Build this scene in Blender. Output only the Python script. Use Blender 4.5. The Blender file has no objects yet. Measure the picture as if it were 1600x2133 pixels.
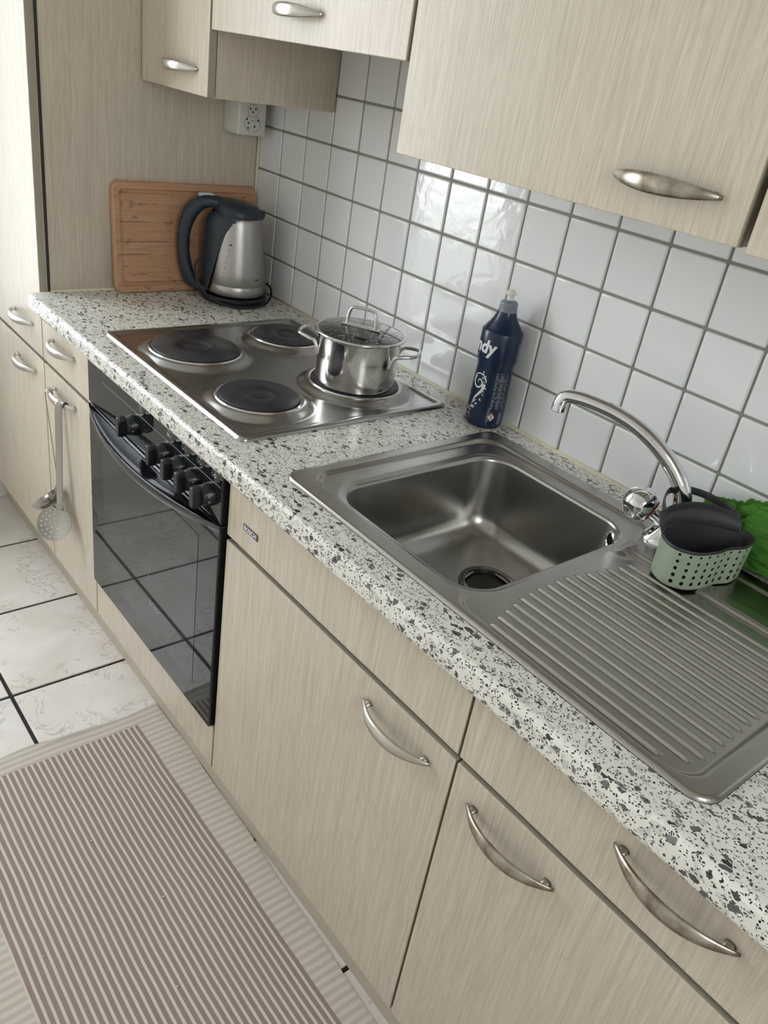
import bpy, bmesh, math, random
from mathutils import Vector, Matrix
import numpy as np

random.seed(7)
SC = bpy.context.scene
COL = SC.collection
R_ = math.radians

# ------------------------------------------------------------------ camera
FPX = 1677.746
CAM = (1.83676, -1.19614, 1.45260)
RIGHT = (0.6216455, 0.7690217, 0.1488706)
DOWN = (0.4593508, -0.2039625, -0.8645207)
FWD = (-0.6344712, 0.6058093, -0.4800431)
cd = bpy.data.cameras.new('camera')
cd.sensor_fit = 'HORIZONTAL'
cd.sensor_width = 36.0
cd.lens = FPX * 36.0 / 1600.0
cd.clip_start = 0.02
cam = bpy.data.objects.new('camera', cd)
COL.objects.link(cam)
m3 = Matrix((RIGHT, [-a for a in DOWN], [-a for a in FWD])).transposed()
cam.matrix_world = Matrix.Translation(CAM) @ m3.to_4x4()
SC.camera = cam

# ------------------------------------------------------------------ world, light, exposure
SC.view_settings.view_transform = 'Standard'
SC.view_settings.look = 'None'
SC.view_settings.gamma = 1.0
SC.view_settings.use_curve_mapping = False
SC.view_settings.exposure = 1.08
w = bpy.data.worlds.new('overcast_sky')
SC.world = w
w.use_nodes = True
nt = w.node_tree
bg = nt.nodes['Background']
tc = nt.nodes.new('ShaderNodeTexCoord')
sx = nt.nodes.new('ShaderNodeSeparateXYZ')
rp = nt.nodes.new('ShaderNodeValToRGB')
nt.links.new(tc.outputs['Generated'], sx.inputs[0])
mr = nt.nodes.new('ShaderNodeMapRange')
mr.inputs[1].default_value = -0.175
mr.inputs[2].default_value = 0.9
nt.links.new(sx.outputs[2], mr.inputs[0])
nt.links.new(mr.outputs[0], rp.inputs[0])
rp.color_ramp.elements[0].color = (0.28, 0.29, 0.28, 1)
rp.color_ramp.elements[1].color = (0.86, 0.93, 1.0, 1)
e = rp.color_ramp.elements.new(0.07)
e.color = (0.97, 0.985, 1.0, 1)
nt.links.new(rp.outputs[0], bg.inputs[0])
bg.inputs[1].default_value = 6.0

WX = -0.72                       # end wall with the glazed balcony door
WINS = [(-1.80, -0.64, 0.60, 2.30)]   # y0, y1, z0, z1
W_FILL = (-1.32, -0.76, 1.22, 2.02)   # unseen window added in the right wall to brighten right-facing surfaces
pl = bpy.data.lights.new('window_daylight_portal', 'AREA')
pl.shape = 'RECTANGLE'
pl.size = W_FILL[1] - W_FILL[0]
pl.size_y = W_FILL[3] - W_FILL[2]
pl.cycles.is_portal = True
po = bpy.data.objects.new('window_daylight_portal', pl)  # sky portal of the added fill window
COL.objects.link(po)
po.location = (2.66 + 0.085, (W_FILL[0] + W_FILL[1]) / 2, (W_FILL[2] + W_FILL[3]) / 2)
po.rotation_euler = (R_(90), 0, R_(90))
for (ya, yb, za, zb) in WINS:     # sky portals in the window openings
    pl = bpy.data.lights.new('window_daylight_portal', 'AREA')
    pl.shape = 'RECTANGLE'
    pl.size = yb - ya
    pl.size_y = zb - za
    pl.cycles.is_portal = True
    po = bpy.data.objects.new('window_daylight_portal', pl)
    COL.objects.link(po)
    po.location = (WX - 0.10, (ya + yb) / 2, (za + zb) / 2)
    po.rotation_euler = (R_(90), 0, R_(-90))

try:
    SC.cycles.use_denoising = True
    SC.cycles.use_adaptive_sampling = True
    SC.cycles.adaptive_threshold = 0.025
    SC.cycles.denoiser = 'OPENIMAGEDENOISE'
    SC.cycles.max_bounces = 8
    SC.cycles.diffuse_bounces = 5
    SC.cycles.glossy_bounces = 5
    SC.cycles.transparent_max_bounces = 12
    SC.cycles.caustics_reflective = False
    SC.cycles.caustics_refractive = False
    SC.cycles.sample_clamp_indirect = 6.0
except Exception:
    pass

# ------------------------------------------------------------------ measured places (metres)
ZC = 0.869       # worktop top
YF = -0.562      # faces of the lower fronts
YU = -0.318      # faces of the upper fronts
TP = 0.102       # wall tile pitch
ZR = 1.2752      # one horizontal wall joint

# ------------------------------------------------------------------ material helpers
MATS = {}


class NB:
    """small node builder"""
    def __init__(self, name):
        self.m = bpy.data.materials.new(name)
        self.m.use_nodes = True
        self.t = self.m.node_tree
        self.p = self.t.nodes['Principled BSDF']
        self.out = self.t.nodes['Material Output']

    def n(self, typ, **kw):
        nd = self.t.nodes.new(typ)
        for k, v in kw.items():
            setattr(nd, k, v)
        return nd

    def l(self, a, b):
        self.t.links.new(a, b)

    def coord(self, kind='Object', scale=(1, 1, 1), rot=(0, 0, 0)):
        t = self.n('ShaderNodeTexCoord')
        mp = self.n('ShaderNodeMapping')
        mp.inputs['Scale'].default_value = scale
        mp.inputs['Rotation'].default_value = rot
        self.l(t.outputs[kind], mp.inputs[0])
        return mp.outputs[0]

    def noise(self, vec, scale, detail=3, rough=.5, dist=0):
        n = self.n('ShaderNodeTexNoise')
        n.inputs['Scale'].default_value = scale
        n.inputs['Detail'].default_value = detail
        n.inputs['Roughness'].default_value = rough
        n.inputs['Distortion'].default_value = dist
        self.l(vec, n.inputs['Vector'])
        return n.outputs[0]

    def ramp(self, fac, stops):
        r = self.n('ShaderNodeValToRGB')
        els = r.color_ramp.elements
        els[0].position, els[0].color = stops[0][0], (*stops[0][1], 1)
        els[1].position, els[1].color = stops[-1][0], (*stops[-1][1], 1)
        for p_, c_ in stops[1:-1]:
            e_ = els.new(p_)
            e_.color = (*c_, 1)
        self.l(fac, r.inputs[0])
        return r.outputs[0]

    def math(self, op, a, b=None):
        m = self.n('ShaderNodeMath', operation=op)
        for i, v in enumerate((a, b)):
            if v is None:
                continue
            if isinstance(v, (int, float)):
                m.inputs[i].default_value = v
            else:
                self.l(v, m.inputs[i])
        return m.outputs[0]

    def mix(self, fac, a, b):
        m = self.n('ShaderNodeMix', data_type='RGBA')
        for idx, v in ((0, fac), (6, a), (7, b)):
            if isinstance(v, (int, float)):
                m.inputs[idx].default_value = v
            elif isinstance(v, tuple):
                m.inputs[idx].default_value = (*v, 1)
            else:
                self.l(v, m.inputs[idx])
        return m.outputs[2]

    def bump(self, h, strength=.2, dist=.001):
        b = self.n('ShaderNodeBump')
        b.inputs['Strength'].default_value = strength
        b.inputs['Distance'].default_value = dist
        self.l(h, b.inputs['Height'])
        self.l(b.outputs[0], self.p.inputs['Normal'])

    def col(self, c):
        if isinstance(c, tuple):
            self.p.inputs['Base Color'].default_value = (*c, 1)
        else:
            self.l(c, self.p.inputs['Base Color'])

    def set(self, rough=None, metal=None, spec=None, coat=None, coat_rough=None):
        p = self.p.inputs
        if rough is not None:
            if isinstance(rough, (int, float)):
                p['Roughness'].default_value = rough
            else:
                self.l(rough, p['Roughness'])
        if metal is not None:
            p['Metallic'].default_value = metal
        if spec is not None:
            p['Specular IOR Level'].default_value = spec
        if coat is not None:
            p['Coat Weight'].default_value = coat
        if coat_rough is not None:
            p['Coat Roughness'].default_value = coat_rough


def simple(name, c, rough=.5, metal=0., spec=None, coat=None, bump=None):
    b = NB(name)
    b.col(c)
    b.set(rough, metal, spec, coat)
    if bump:
        b.bump(b.noise(b.coord(), bump[0], 3), bump[1], bump[2])
    MATS[name] = b.m
    return b.m


def wood_laminate(name, light, dark, rough, gstr=.35):
    b = NB(name)
    fine = b.noise(b.coord('Object', (1, 1, .022)), 430, 2, .55)
    mid = b.noise(b.coord('Object', (1, 1, .040)), 150, 3, .6, .25)
    bow = b.noise(b.coord('Object', (1, 1, .10)), 34, 2, .5, .8)
    wv = b.math('ABSOLUTE', b.math('SINE', b.math('MULTIPLY', bow, 30.0)))
    big = b.noise(b.coord('Object', (1, 1, .25)), 6, 2)
    g = b.math('ADD', b.math('ADD', b.math('MULTIPLY', fine, .55), b.math('MULTIPLY', mid, .40)), b.math('ADD', b.math('MULTIPLY', wv, .10), b.math('MULTIPLY', big, .12)))
    c = b.ramp(g, [(.42, dark), (.74, light)])
    b.col(c)
    b.set(rough=rough, spec=.5)
    b.bump(g, gstr, .0006)
    MATS[name] = b.m
    return b.m


wood_laminate('laminate', (.635, .555, .448), (.490, .418, .327), .34, .5)
simple('edge_band', (.36, .32, .25), .5)
simple('carcass', (.58, .52, .43), .6)
simple('dark_gap', (.03, .027, .025), .8)
simple('plaster', (.88, .865, .83), .85)
simple('ceiling_white', (.82, .82, .80), .9)
simple('grout_wall', (.27, .255, .215), .9, bump=(900, .3, .0006))
simple('grout_floor', (.012, .012, .013), .8)
simple('silicone', (.72, .68, .52), .5)
simple('plinth', (.50, .44, .355), .55)
simple('chrome', (.80, .80, .82), .06, 1.0)
simple('pot_rim', (.68, .67, .65), .18, 1.0)
simple('black_plastic', (.010, .011, .013), .30)
simple('black_gloss', (.006, .007, .010), .10, coat=.6)
simple('cord_rubber', (.008, .009, .011), .5)
simple('print_white', (.75, .75, .74), .5)
simple('print_grey', (.32, .35, .38), .5)
simple('glint_blue_grey', (.12, .15, .20), .5)
simple('print_dark', (.06, .06, .06), .5)
simple('red_plastic', (.35, .006, .01), .3)
simple('hazard_red', (.55, .12, .10), .5)
simple('kettle_plastic', (.020, .028, .040), .42, bump=(1500, .08, .0003))
simple('switch_grey', (.50, .50, .49), .4)
simple('outlet_white', (.64, .62, .57), .38)
simple('socket_face', (.44, .42, .38), .42)
simple('hole_black', (.004, .004, .004), .8)
simple('bottle_blue', (.002, .015, .046), .30, coat=.15)
simple('cap_grey', (.20, .23, .27), .35)
simple('cap_white', (.80, .78, .72), .4)
simple('caddy_grey', (.035, .036, .040), .5, bump=(700, .12, .0004))
simple('window_frame_white', (.82, .82, .80), .35)
simple('drain_dark', (.035, .030, .025), .32, .6)
simple('drain_ring', (.17, .155, .135), .28, 1.0)
simple('crumb', (.75, .70, .60), .8)


def brushed(name, c, rough, scale=(1, 1, 1), bs=.05):
    b = NB(name)
    v = b.coord('Object', scale)
    h = b.noise(v, 600, 3, .6)
    b.col(c)
    b.set(metal=1.0, rough=rough)
    if bs:
        b.bump(h, bs, .0004)
    MATS[name] = b.m


brushed('steel_sink', (.44, .425, .40), .27, (.03, 1, 1), 0)
brushed('steel_hob', (.38, .37, .36), .25, (.05, 1, 1), 0)
brushed('steel_pot', (.66, .65, .63), .13, (1, 1, .04), 0)
brushed('steel_kettle', (.42, .41, .385), .38, (1, 1, .05), .08)
brushed('steel_utensil', (.40, .385, .36), .26, (1, 1, .1), .06)
brushed('handle_nickel', (.60, .57, .53), .30, (1, 1, 1), .05)

# worn nickel of the two handles near the camera
b = NB('handle_worn')
o1 = b.noise(b.coord(), 32, 4, .6)
b.col(b.ramp(o1, [(.36, (.26, .215, .16)), (.64, (.55, .51, .45))]))
b.set(metal=1.0, rough=.33)
MATS['handle_worn'] = b.m

# terrazzo-look worktop
b = NB('terrazzo')
base = b.coord()
nz = b.n('ShaderNodeTexNoise')
nz.inputs['Scale'].default_value = 160
b.l(base, nz.inputs['Vector'])
add = b.n('ShaderNodeMixRGB', blend_type='ADD')
vm = b.n('ShaderNodeVectorMath', operation='SCALE')
vm.inputs['Scale'].default_value = .006
b.l(nz.outputs['Color'], vm.inputs[0])
va = b.n('ShaderNodeVectorMath', operation='ADD')
b.l(base, va.inputs[0])
b.l(vm.outputs[0], va.inputs[1])
vec = va.outputs[0]


def chips(scale, gate, edge, off, seedrot):
    mp = b.n('ShaderNodeMapping')
    mp.inputs['Location'].default_value = off
    mp.inputs['Rotation'].default_value = seedrot
    mp.inputs['Scale'].default_value = (1, 1.5, 1.25)
    b.l(vec, mp.inputs[0])
    v1 = b.n('ShaderNodeTexVoronoi', feature='F1')
    v2 = b.n('ShaderNodeTexVoronoi', feature='DISTANCE_TO_EDGE')
    for v_ in (v1, v2):
        v_.inputs['Scale'].default_value = scale
        b.l(mp.outputs[0], v_.inputs['Vector'])
    s = b.n('ShaderNodeSeparateColor')
    b.l(v1.outputs['Color'], s.inputs[0])
    m_ = b.math('MULTIPLY', b.math('LESS_THAN', s.outputs[0], gate), b.math('GREATER_THAN', v2.outputs['Distance'], edge))
    return m_, s.outputs[1]


c0 = b.mix(b.noise(base, 30, 2), (.83, .80, .735), (.74, .715, .655))
mk, rnd = chips(80, .22, .10, (3.1, 1.7, .4), (.3, .2, .5))
c0 = b.mix(b.math('MULTIPLY', mk, .55), c0, b.ramp(rnd, [(0, (.38, .39, .36)), (1, (.62, .58, .52))]))
mk, rnd = chips(98, .175, .09, (7.3, 4.1, 2.2), (.9, .4, .1))
c0 = b.mix(mk, c0, b.ramp(rnd, [(0, (.04, .04, .042)), (.6, (.13, .13, .125)), (1, (.27, .27, .25))]))
mk, rnd = chips(285, .40, .16, (1.3, 9.1, 5.2), (.2, 1.1, .7))
c0 = b.mix(mk, c0, b.ramp(rnd, [(0, (.008, .008, .008)), (1, (.035, .035, .032))]))
b.col(c0)
b.set(rough=.30)
b.bump(b.noise(base, 300, 2), .05, .0004)
MATS['terrazzo'] = b.m

# glazed wall tile
b = NB('wall_tile')
oi = b.n('ShaderNodeObjectInfo')
geo = b.n('ShaderNodeNewGeometry')
mpw = b.n('ShaderNodeMapping')
b.l(geo.outputs['Position'], mpw.inputs[0])
wav = b.noise(mpw.outputs[0], 26, 2, .5, .4)
wav2 = b.noise(mpw.outputs[0], 110, 2, .5)
b.col(b.mix(oi.outputs['Random'], (.84, .845, .84), (.79, .80, .80)))
b.set(rough=.07, spec=.55)
b.bump(b.math('ADD', wav, b.math('MULTIPLY', wav2, .16)), .36, .0017)
MATS['wall_tile'] = b.m

# marbled floor tile
b = NB('floor_tile')
oi = b.n('ShaderNodeObjectInfo')
t = b.n('ShaderNodeTexCoord')
va = b.n('ShaderNodeVectorMath', operation='ADD')
vs = b.n('ShaderNodeCombineXYZ')
k7 = b.math('MULTIPLY', oi.outputs['Random'], 37.0)
b.l(k7, vs.inputs[0])
b.l(k7, vs.inputs[1])
b.l(t.outputs['Object'], va.inputs[0])
b.l(vs.outputs[0], va.inputs[1])
cl = b.noise(va.outputs[0], 5, 5, .6, .4)
vein = b.noise(va.outputs[0], 13, 8, .66, .9)
vm_ = b.math('ABSOLUTE', b.math('SUBTRACT', vein, .5))
vmask = b.math('LESS_THAN', vm_, .012)
vsoft = b.ramp(vm_, [(0, (1, 1, 1)), (.016, (0, 0, 0))])
pch = b.math('GREATER_THAN', b.noise(va.outputs[0], 6, 3), .49)
c0 = b.ramp(cl, [(.35, (.71, .655, .595)), (.65, (.83, .79, .745))])
sepv = b.n('ShaderNodeSeparateColor')
b.l(vsoft, sepv.inputs[0])
c0 = b.mix(b.math('MULTIPLY', b.math('MULTIPLY', sepv.outputs[0], pch), .75), c0, (.40, .31, .24))
b.col(c0)
b.set(rough=.38)
b.bump(cl, .1, .001)
MATS['floor_tile'] = b.m

# woven floor mat: printed stripes lengthwise, ribbed plain border
b = NB('mat_weave')
t = b.n('ShaderNodeTexCoord')
s = b.n('ShaderNodeSeparateXYZ')
b.l(t.outputs['Object'], s.inputs[0])
wob = b.math('MULTIPLY', b.math('SUBTRACT', b.noise(t.outputs['Object'], 5, 2), .5), .006)
X = s.outputs[0]
Y = b.math('ADD', s.outputs[1], wob)
inx = b.math('GREATER_THAN', X, .486)
iny = b.math('MULTIPLY', b.math('LESS_THAN', Y, -.588), b.math('GREATER_THAN', Y, -1.003))
inside = b.math('MULTIPLY', inx, iny)
sp = b.math('FRACT', b.math('DIVIDE', b.math('SUBTRACT', -.588, Y), .01300))
stripe = b.math('MULTIPLY', inside, b.math('LESS_THAN', sp, .62))
rib = b.math('SINE', b.math('MULTIPLY', b.math('ADD', X, b.math('MULTIPLY', wob, 2.0)), 2 * math.pi / .0165))
ribc = b.math('MULTIPLY', b.math('ADD', b.math('MULTIPLY', rib, .5), .5), b.math('SUBTRACT', 1, inside))
beige = b.mix(ribc, (.66, .60, .51), (.50, .45, .39))
spot = b.noise(t.outputs['Object'], 6, 4)
mauve = b.mix(spot, (.265, .185, .165), (.305, .222, .198))
c0 = b.mix(stripe, beige, mauve)
weave = b.noise(t.outputs['Object'], 900, 2)
c0 = b.mix(b.math('MULTIPLY', weave, .22), c0, (.36, .29, .26))
b.col(c0)
b.set(rough=.75)
b.bump(b.math('ADD', b.math('MULTIPLY', rib, .5), weave), .25, .001)
MATS['mat_weave'] = b.m

# beech chopping board, grain along y
b = NB('board_wood')
v = b.coord('Object', (1, .06, 1))
n1 = b.noise(v, 130, 4, .65, .3)
n2 = b.noise(b.coord('Object', (1, .25, 1)), 22, 3)
n3 = b.noise(b.coord('Object', (1, .5, 1.2)), 60, 2)
c0 = b.ramp(n1, [(.3, (.42, .225, .125)), (.7, (.58, .345, .205))])
c0 = b.mix(b.math('MULTIPLY', n2, .5), c0, (.50, .27, .155))
c0 = b.mix(b.ramp(n3, [(.62, (0, 0, 0)), (.72, (.5, .5, .5))]), c0, (.13, .06, .03))
b.col(c0)
b.set(rough=.55)
b.bump(n1, .2, .0006)
MATS['board_wood'] = b.m

# cast-iron plates
b = NB('cast_iron')
n1 = b.noise(b.coord(), 40, 4)
b.col(b.ramp(n1, [(.3, (.012, .013, .016)), (.75, (.035, .037, .042))]))
b.set(rough=.42, spec=.5)
b.bump(b.noise(b.coord(), 500, 2), .12, .0005)
MATS['cast_iron'] = b.m
b = NB('cast_iron_worn')
geo = b.n('ShaderNodeTexCoord')
b.col(b.ramp(b.noise(geo.outputs['Object'], 22, 5, .6), [(.35, (.014, .014, .017)), (.68, (.06, .062, .068))]))
b.set(rough=.34)
MATS['cast_iron_worn'] = b.m

# clear sheet glass (thin): transparent with a fresnel reflection
def thin_glass(name, tint, rough=.02, drops=False, mixk=1.0):
    b = NB(name)
    tr = b.n('ShaderNodeBsdfTransparent')
    tr.inputs[0].default_value = (*tint, 1)
    gl = b.n('ShaderNodeBsdfGlossy')
    gl.inputs['Roughness'].default_value = rough
    fr = b.n('ShaderNodeLayerWeight')
    fr.inputs[0].default_value = .5
    sch = b.math('ADD', .04, b.math('MULTIPLY', b.math('POWER', fr.outputs['Facing'], 5.0), .96))
    mx = b.n('ShaderNodeMixShader')
    b.l(b.math('MINIMUM', b.math('MULTIPLY', sch, mixk), 1.0), mx.inputs[0])
    b.l(tr.outputs[0], mx.inputs[1])
    b.l(gl.outputs[0], mx.inputs[2])
    if drops:
        v = b.n('ShaderNodeTexVoronoi')
        v.inputs['Scale'].default_value = 130
        b.l(b.coord(), v.inputs['Vector'])
        bp = b.n('ShaderNodeBump')
        bp.inputs['Strength'].default_value = .6
        bp.inputs['Distance'].default_value = .002
        b.l(b.ramp(v.outputs[0], [(.0, (1, 1, 1)), (.35, (0, 0, 0))]), bp.inputs['Height'])
        b.l(bp.outputs[0], gl.inputs['Normal'])
        b.l(bp.outputs[0], fr.inputs['Normal'])
    b.l(mx.outputs[0], b.out.inputs[0])
    b.m.blend_method = 'BLEND' if hasattr(b.m, 'blend_method') else None
    MATS[name] = b.m


thin_glass('pane_glass', (.97, .98, .98))
thin_glass('lid_glass', (.50, .52, .53), .03, True, 1.6)

# sheer curtain
b = NB('curtain_sheer')
tl = b.n('ShaderNodeBsdfTranslucent')
tl.inputs[0].default_value = (.86, .88, .90, 1)
df = b.n('ShaderNodeBsdfDiffuse')
df.inputs[0].default_value = (.85, .86, .87, 1)
mx = b.n('ShaderNodeMixShader')
mx.inputs[0].default_value = .30
b.l(tl.outputs[0], mx.inputs[1])
b.l(df.outputs[0], mx.inputs[2])
b.l(mx.outputs[0], b.out.inputs[0])
MATS['curtain_sheer'] = b.m

# oven glass
b = NB('oven_glass')
b.col((.010, .012, .012))
b.set(rough=.03, spec=.55)
MATS['oven_glass'] = b.m
b = NB('oven_window')
b.col((.030, .033, .032))
b.set(rough=.03, spec=.55)
MATS['oven_window'] = b.m

# green microfibre
b = NB('microfibre')
n1 = b.noise(b.coord(), 700, 3, .7)
n2 = b.noise(b.coord(), 25, 3)
b.col(b.mix(n1, (.050, .190, .016), (.115, .33, .040)))
b.set(rough=.95, spec=.15)
b.p.inputs['Sheen Weight'].default_value = .5
b.p.inputs['Sheen Tint'].default_value = (.4, .9, .3, 1)
b.bump(n1, .9, .003)
MATS['microfibre'] = b.m

# sage green caddy shell with round drain holes cut through it (UV grid)
b = NB('caddy_green')
uv = b.n('ShaderNodeUVMap')
s = b.n('ShaderNodeSeparateXYZ')
b.l(uv.outputs[0], s.inputs[0])
fu = b.math('SUBTRACT', b.math('FRACT', s.outputs[0]), .5)
fv = b.math('SUBTRACT', b.math('FRACT', s.outputs[1]), .5)
dd = b.math('ADD', b.math('MULTIPLY', fu, fu), b.math('MULTIPLY', b.math('MULTIPLY', fv, fv), .45))
szz = b.math('ADD', .014, b.math('MULTIPLY', b.math('SUBTRACT', 5.0, s.outputs[1]), .0050))
hole = b.math('LESS_THAN', dd, szz)
hole = b.math('MULTIPLY', hole, b.math('MULTIPLY', b.math('GREATER_THAN', s.outputs[1], 0), b.math('LESS_THAN', s.outputs[1], 5)))
hole = b.math('MULTIPLY', hole, b.math('MULTIPLY', b.math('GREATER_THAN', s.outputs[0], 0), b.math('LESS_THAN', s.outputs[0], 9)))
b.col((.36, .43, .31))
b.set(rough=.42)
tr = b.n('ShaderNodeBsdfTransparent')
mx = b.n('ShaderNodeMixShader')
b.l(hole, mx.inputs[0])
b.l(b.p.outputs[0], mx.inputs[1])
b.l(tr.outputs[0], mx.inputs[2])
b.l(mx.outputs[0], b.out.inputs[0])
MATS['caddy_green'] = b.m

# perforated skimmer steel uses real holes (geometry), same steel as the utensils

# ------------------------------------------------------------------ mesh helpers
def link(name, me, mat, parent=None, smooth=35):
    if mat:
        me.materials.append(MATS[mat])
    if smooth:
        me.shade_smooth()
        if smooth < 180:
            me.set_sharp_from_angle(angle=R_(smooth))
        if smooth == 35:                  # bevelled boxes keep their large faces truly flat
            for p in me.polygons:
                if max(abs(p.normal.x), abs(p.normal.y), abs(p.normal.z)) > .9998:
                    p.use_smooth = False
    o = bpy.data.objects.new(name, me)
    COL.objects.link(o)
    if parent is not None:
        o.parent = parent
        o.matrix_parent_inverse = parent.matrix_world.inverted()
    return o


def mk(name, bm, mat, parent=None, smooth=35):
    bmesh.ops.recalc_face_normals(bm, faces=bm.faces)
    me = bpy.data.meshes.new(name)
    bm.to_mesh(me)
    bm.free()
    return link(name, me, mat, parent, smooth)


def thing(name, label, cat, loc, group=None, kind=None):
    o = bpy.data.objects.new(name, None)
    o.empty_display_size = .05
    COL.objects.link(o)
    o.location = loc
    o.matrix_world = Matrix.Translation(loc)
    tag(o, label, cat, group, kind)
    return o


def tag(o, label=None, cat=None, group=None, kind=None):
    if label:
        o['label'] = label
    if cat:
        o['category'] = cat
    if group:
        o['group'] = group
    if kind:
        o['kind'] = kind
    return o


def bx(bm, x0, x1, y0, y1, z0, z1, bev=0, seg=2):
    r = bmesh.ops.create_cube(bm, size=1)
    vs = r['verts']
    for v in vs:
        v.co = Vector(((x0 + x1) / 2 + v.co.x * (x1 - x0), (y0 + y1) / 2 + v.co.y * (y1 - y0), (z0 + z1) / 2 + v.co.z * (z1 - z0)))
    if bev:
        es = {e for v in vs for e in v.link_edges}
        bmesh.ops.bevel(bm, geom=list(es), offset=bev, segments=seg, affect='EDGES', profile=.5)


def box(name, x0, x1, y0, y1, z0, z1, mat, parent=None, bev=0, seg=2):
    bm = bmesh.new()
    bx(bm, x0, x1, y0, y1, z0, z1, bev, seg)
    return mk(name, bm, mat, parent)


def loft(bm, loops, closed=True, cap0=False, cap1=False):
    rows = [[bm.verts.new(p) for p in L] for L in loops]
    n = len(rows[0])
    for a, c in zip(rows[:-1], rows[1:]):
        for i in range(n if closed else n - 1):
            j = (i + 1) % n
            bm.faces.new((a[i], a[j], c[j], c[i]))
    if cap0:
        bm.faces.new(rows[0][::-1])
    if cap1:
        bm.faces.new(rows[-1])
    return rows


def lathe(bm, prof, c=(0, 0, 0), segs=48, M=None, cap0=True, cap1=True):
    loops = []
    for r, z in prof:
        L = []
        for i in range(segs):
            a = 2 * math.pi * i / segs
            p = Vector((max(r, 1e-5) * math.cos(a), max(r, 1e-5) * math.sin(a), z))
            p = (M @ p) if M else p
            L.append(p + Vector(c))
        loops.append(L)
    loft(bm, loops, True, cap0, cap1)


def sweep(bm, pts, rad, segs=12, up=None, caps=True, power=1.0):
    pts = [Vector(p) for p in pts]
    n = len(pts)
    loops = []
    N = None
    for i, p in enumerate(pts):
        T = (pts[min(i + 1, n - 1)] - pts[max(i - 1, 0)]).normalized()
        if up is not None:
            U = Vector(up)
            N = (U - T * U.dot(T)).normalized()
        else:
            if N is None:
                U = Vector((0, 0, 1)) if abs(T.z) < .9 else Vector((1, 0, 0))
                N = (U - T * U.dot(T)).normalized()
            else:
                N = (N - T * N.dot(T)).normalized()
        S = T.cross(N)
        r = rad[i] if isinstance(rad, (list, tuple)) and isinstance(rad[0], (list, tuple)) else ((rad[i], rad[i]) if isinstance(rad, (list, tuple)) else (rad, rad))
        L = []
        for k in range(segs):
            a = 2 * math.pi * k / segs
            ca, sa = math.cos(a), math.sin(a)
            if power != 1.0:
                ca = math.copysign(abs(ca) ** power, ca)
                sa = math.copysign(abs(sa) ** power, sa)
            L.append(p + N * r[0] * ca + S * r[1] * sa)
        loops.append(L)
    loft(bm, loops, True, caps, caps)


def spline(P, n, closed=False):
    """Catmull-Rom through tuples of any width"""
    P = [tuple(p) for p in P]
    m = len(P)
    out = []
    segs = m if closed else m - 1
    for s_ in range(segs):
        def g(i):
            return P[i % m] if closed else P[min(max(i, 0), m - 1)]
        a, b_, c, d = g(s_ - 1), g(s_), g(s_ + 1), g(s_ + 2)
        for k in range(n):
            t_ = k / n
            out.append(tuple(.5 * (2 * q1 + (q2 - q0) * t_ + (2 * q0 - 5 * q1 + 4 * q2 - q3) * t_ ** 2 + (3 * q1 - q0 - 3 * q2 + q3) * t_ ** 3) for q0, q1, q2, q3 in zip(a, b_, c, d)))
    if not closed:
        out.append(P[-1])
    return out


def rrect(x0, x1, y0, y1, r, z, n=10):
    L = []
    for cx, cy, a0 in ((x1 - r, y1 - r, 0), (x0 + r, y1 - r, 90), (x0 + r, y0 + r, 180), (x1 - r, y0 + r, 270)):
        for i in range(n + 1):
            a = R_(a0 + 90 * i / n)
            L.append(Vector((cx + r * math.cos(a), cy + r * math.sin(a), z)))
    return L


def text_mesh(body, size, align='CENTER', ext=0.0002, bold=0.0):
    cu = bpy.data.curves.new('text', 'FONT')
    cu.body = body
    cu.size = size
    cu.align_x = align
    cu.align_y = 'CENTER'
    cu.extrude = ext
    cu.offset = bold
    cu.resolution_u = 3
    o = bpy.data.objects.new('text_tmp', cu)
    COL.objects.link(o)
    dg = bpy.context.evaluated_depsgraph_get()
    me = bpy.data.meshes.new_from_object(o.evaluated_get(dg))
    bpy.data.objects.remove(o)
    bpy.data.curves.remove(cu)
    return me


def place_text(name, body, size, M, mat, parent, ext=.0002, bold=0.0):
    me = text_mesh(body, size, 'CENTER', ext, bold)
    me.transform(M)
    return link(name, me, mat, parent, 0)


def frame(origin, xdir, ydir):
    x = Vector(xdir).normalized()
    y = Vector(ydir).normalized()
    z = x.cross(y)
    M = Matrix((x, y, z)).transposed().to_4x4()
    M.translation = Vector(origin)
    return M


# ------------------------------------------------------------------ the room
X1, Y0, ZT = 2.66, -2.35, 2.45
fl = box('floor', WX, X1, Y0, 0, -.06, -.0035, 'grout_floor')
tag(fl, kind='structure')
bm = bmesh.new()
bx(bm, -.1606, .1606, -.1606, .1606, -.009, 0, .0018, 2)
ft0 = mk('floor_tile', bm, 'floor_tile', fl)
FTX, FTY, FTP = .2465, -.8005, .33
first = True
for i in range(-8, 9):
    for j in range(-9, 2):
        cx, cy = FTX + (i + .5) * FTP, FTY + (j + .5) * FTP
        if cx + .15 < WX or cx - .15 > X1 or cy + .15 < Y0 or cy > -.05:
            continue
        o = ft0 if first else ft0.copy()
        if not first:
            COL.objects.link(o)
        first = False
        o.location = (cx, cy, 0)

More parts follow.
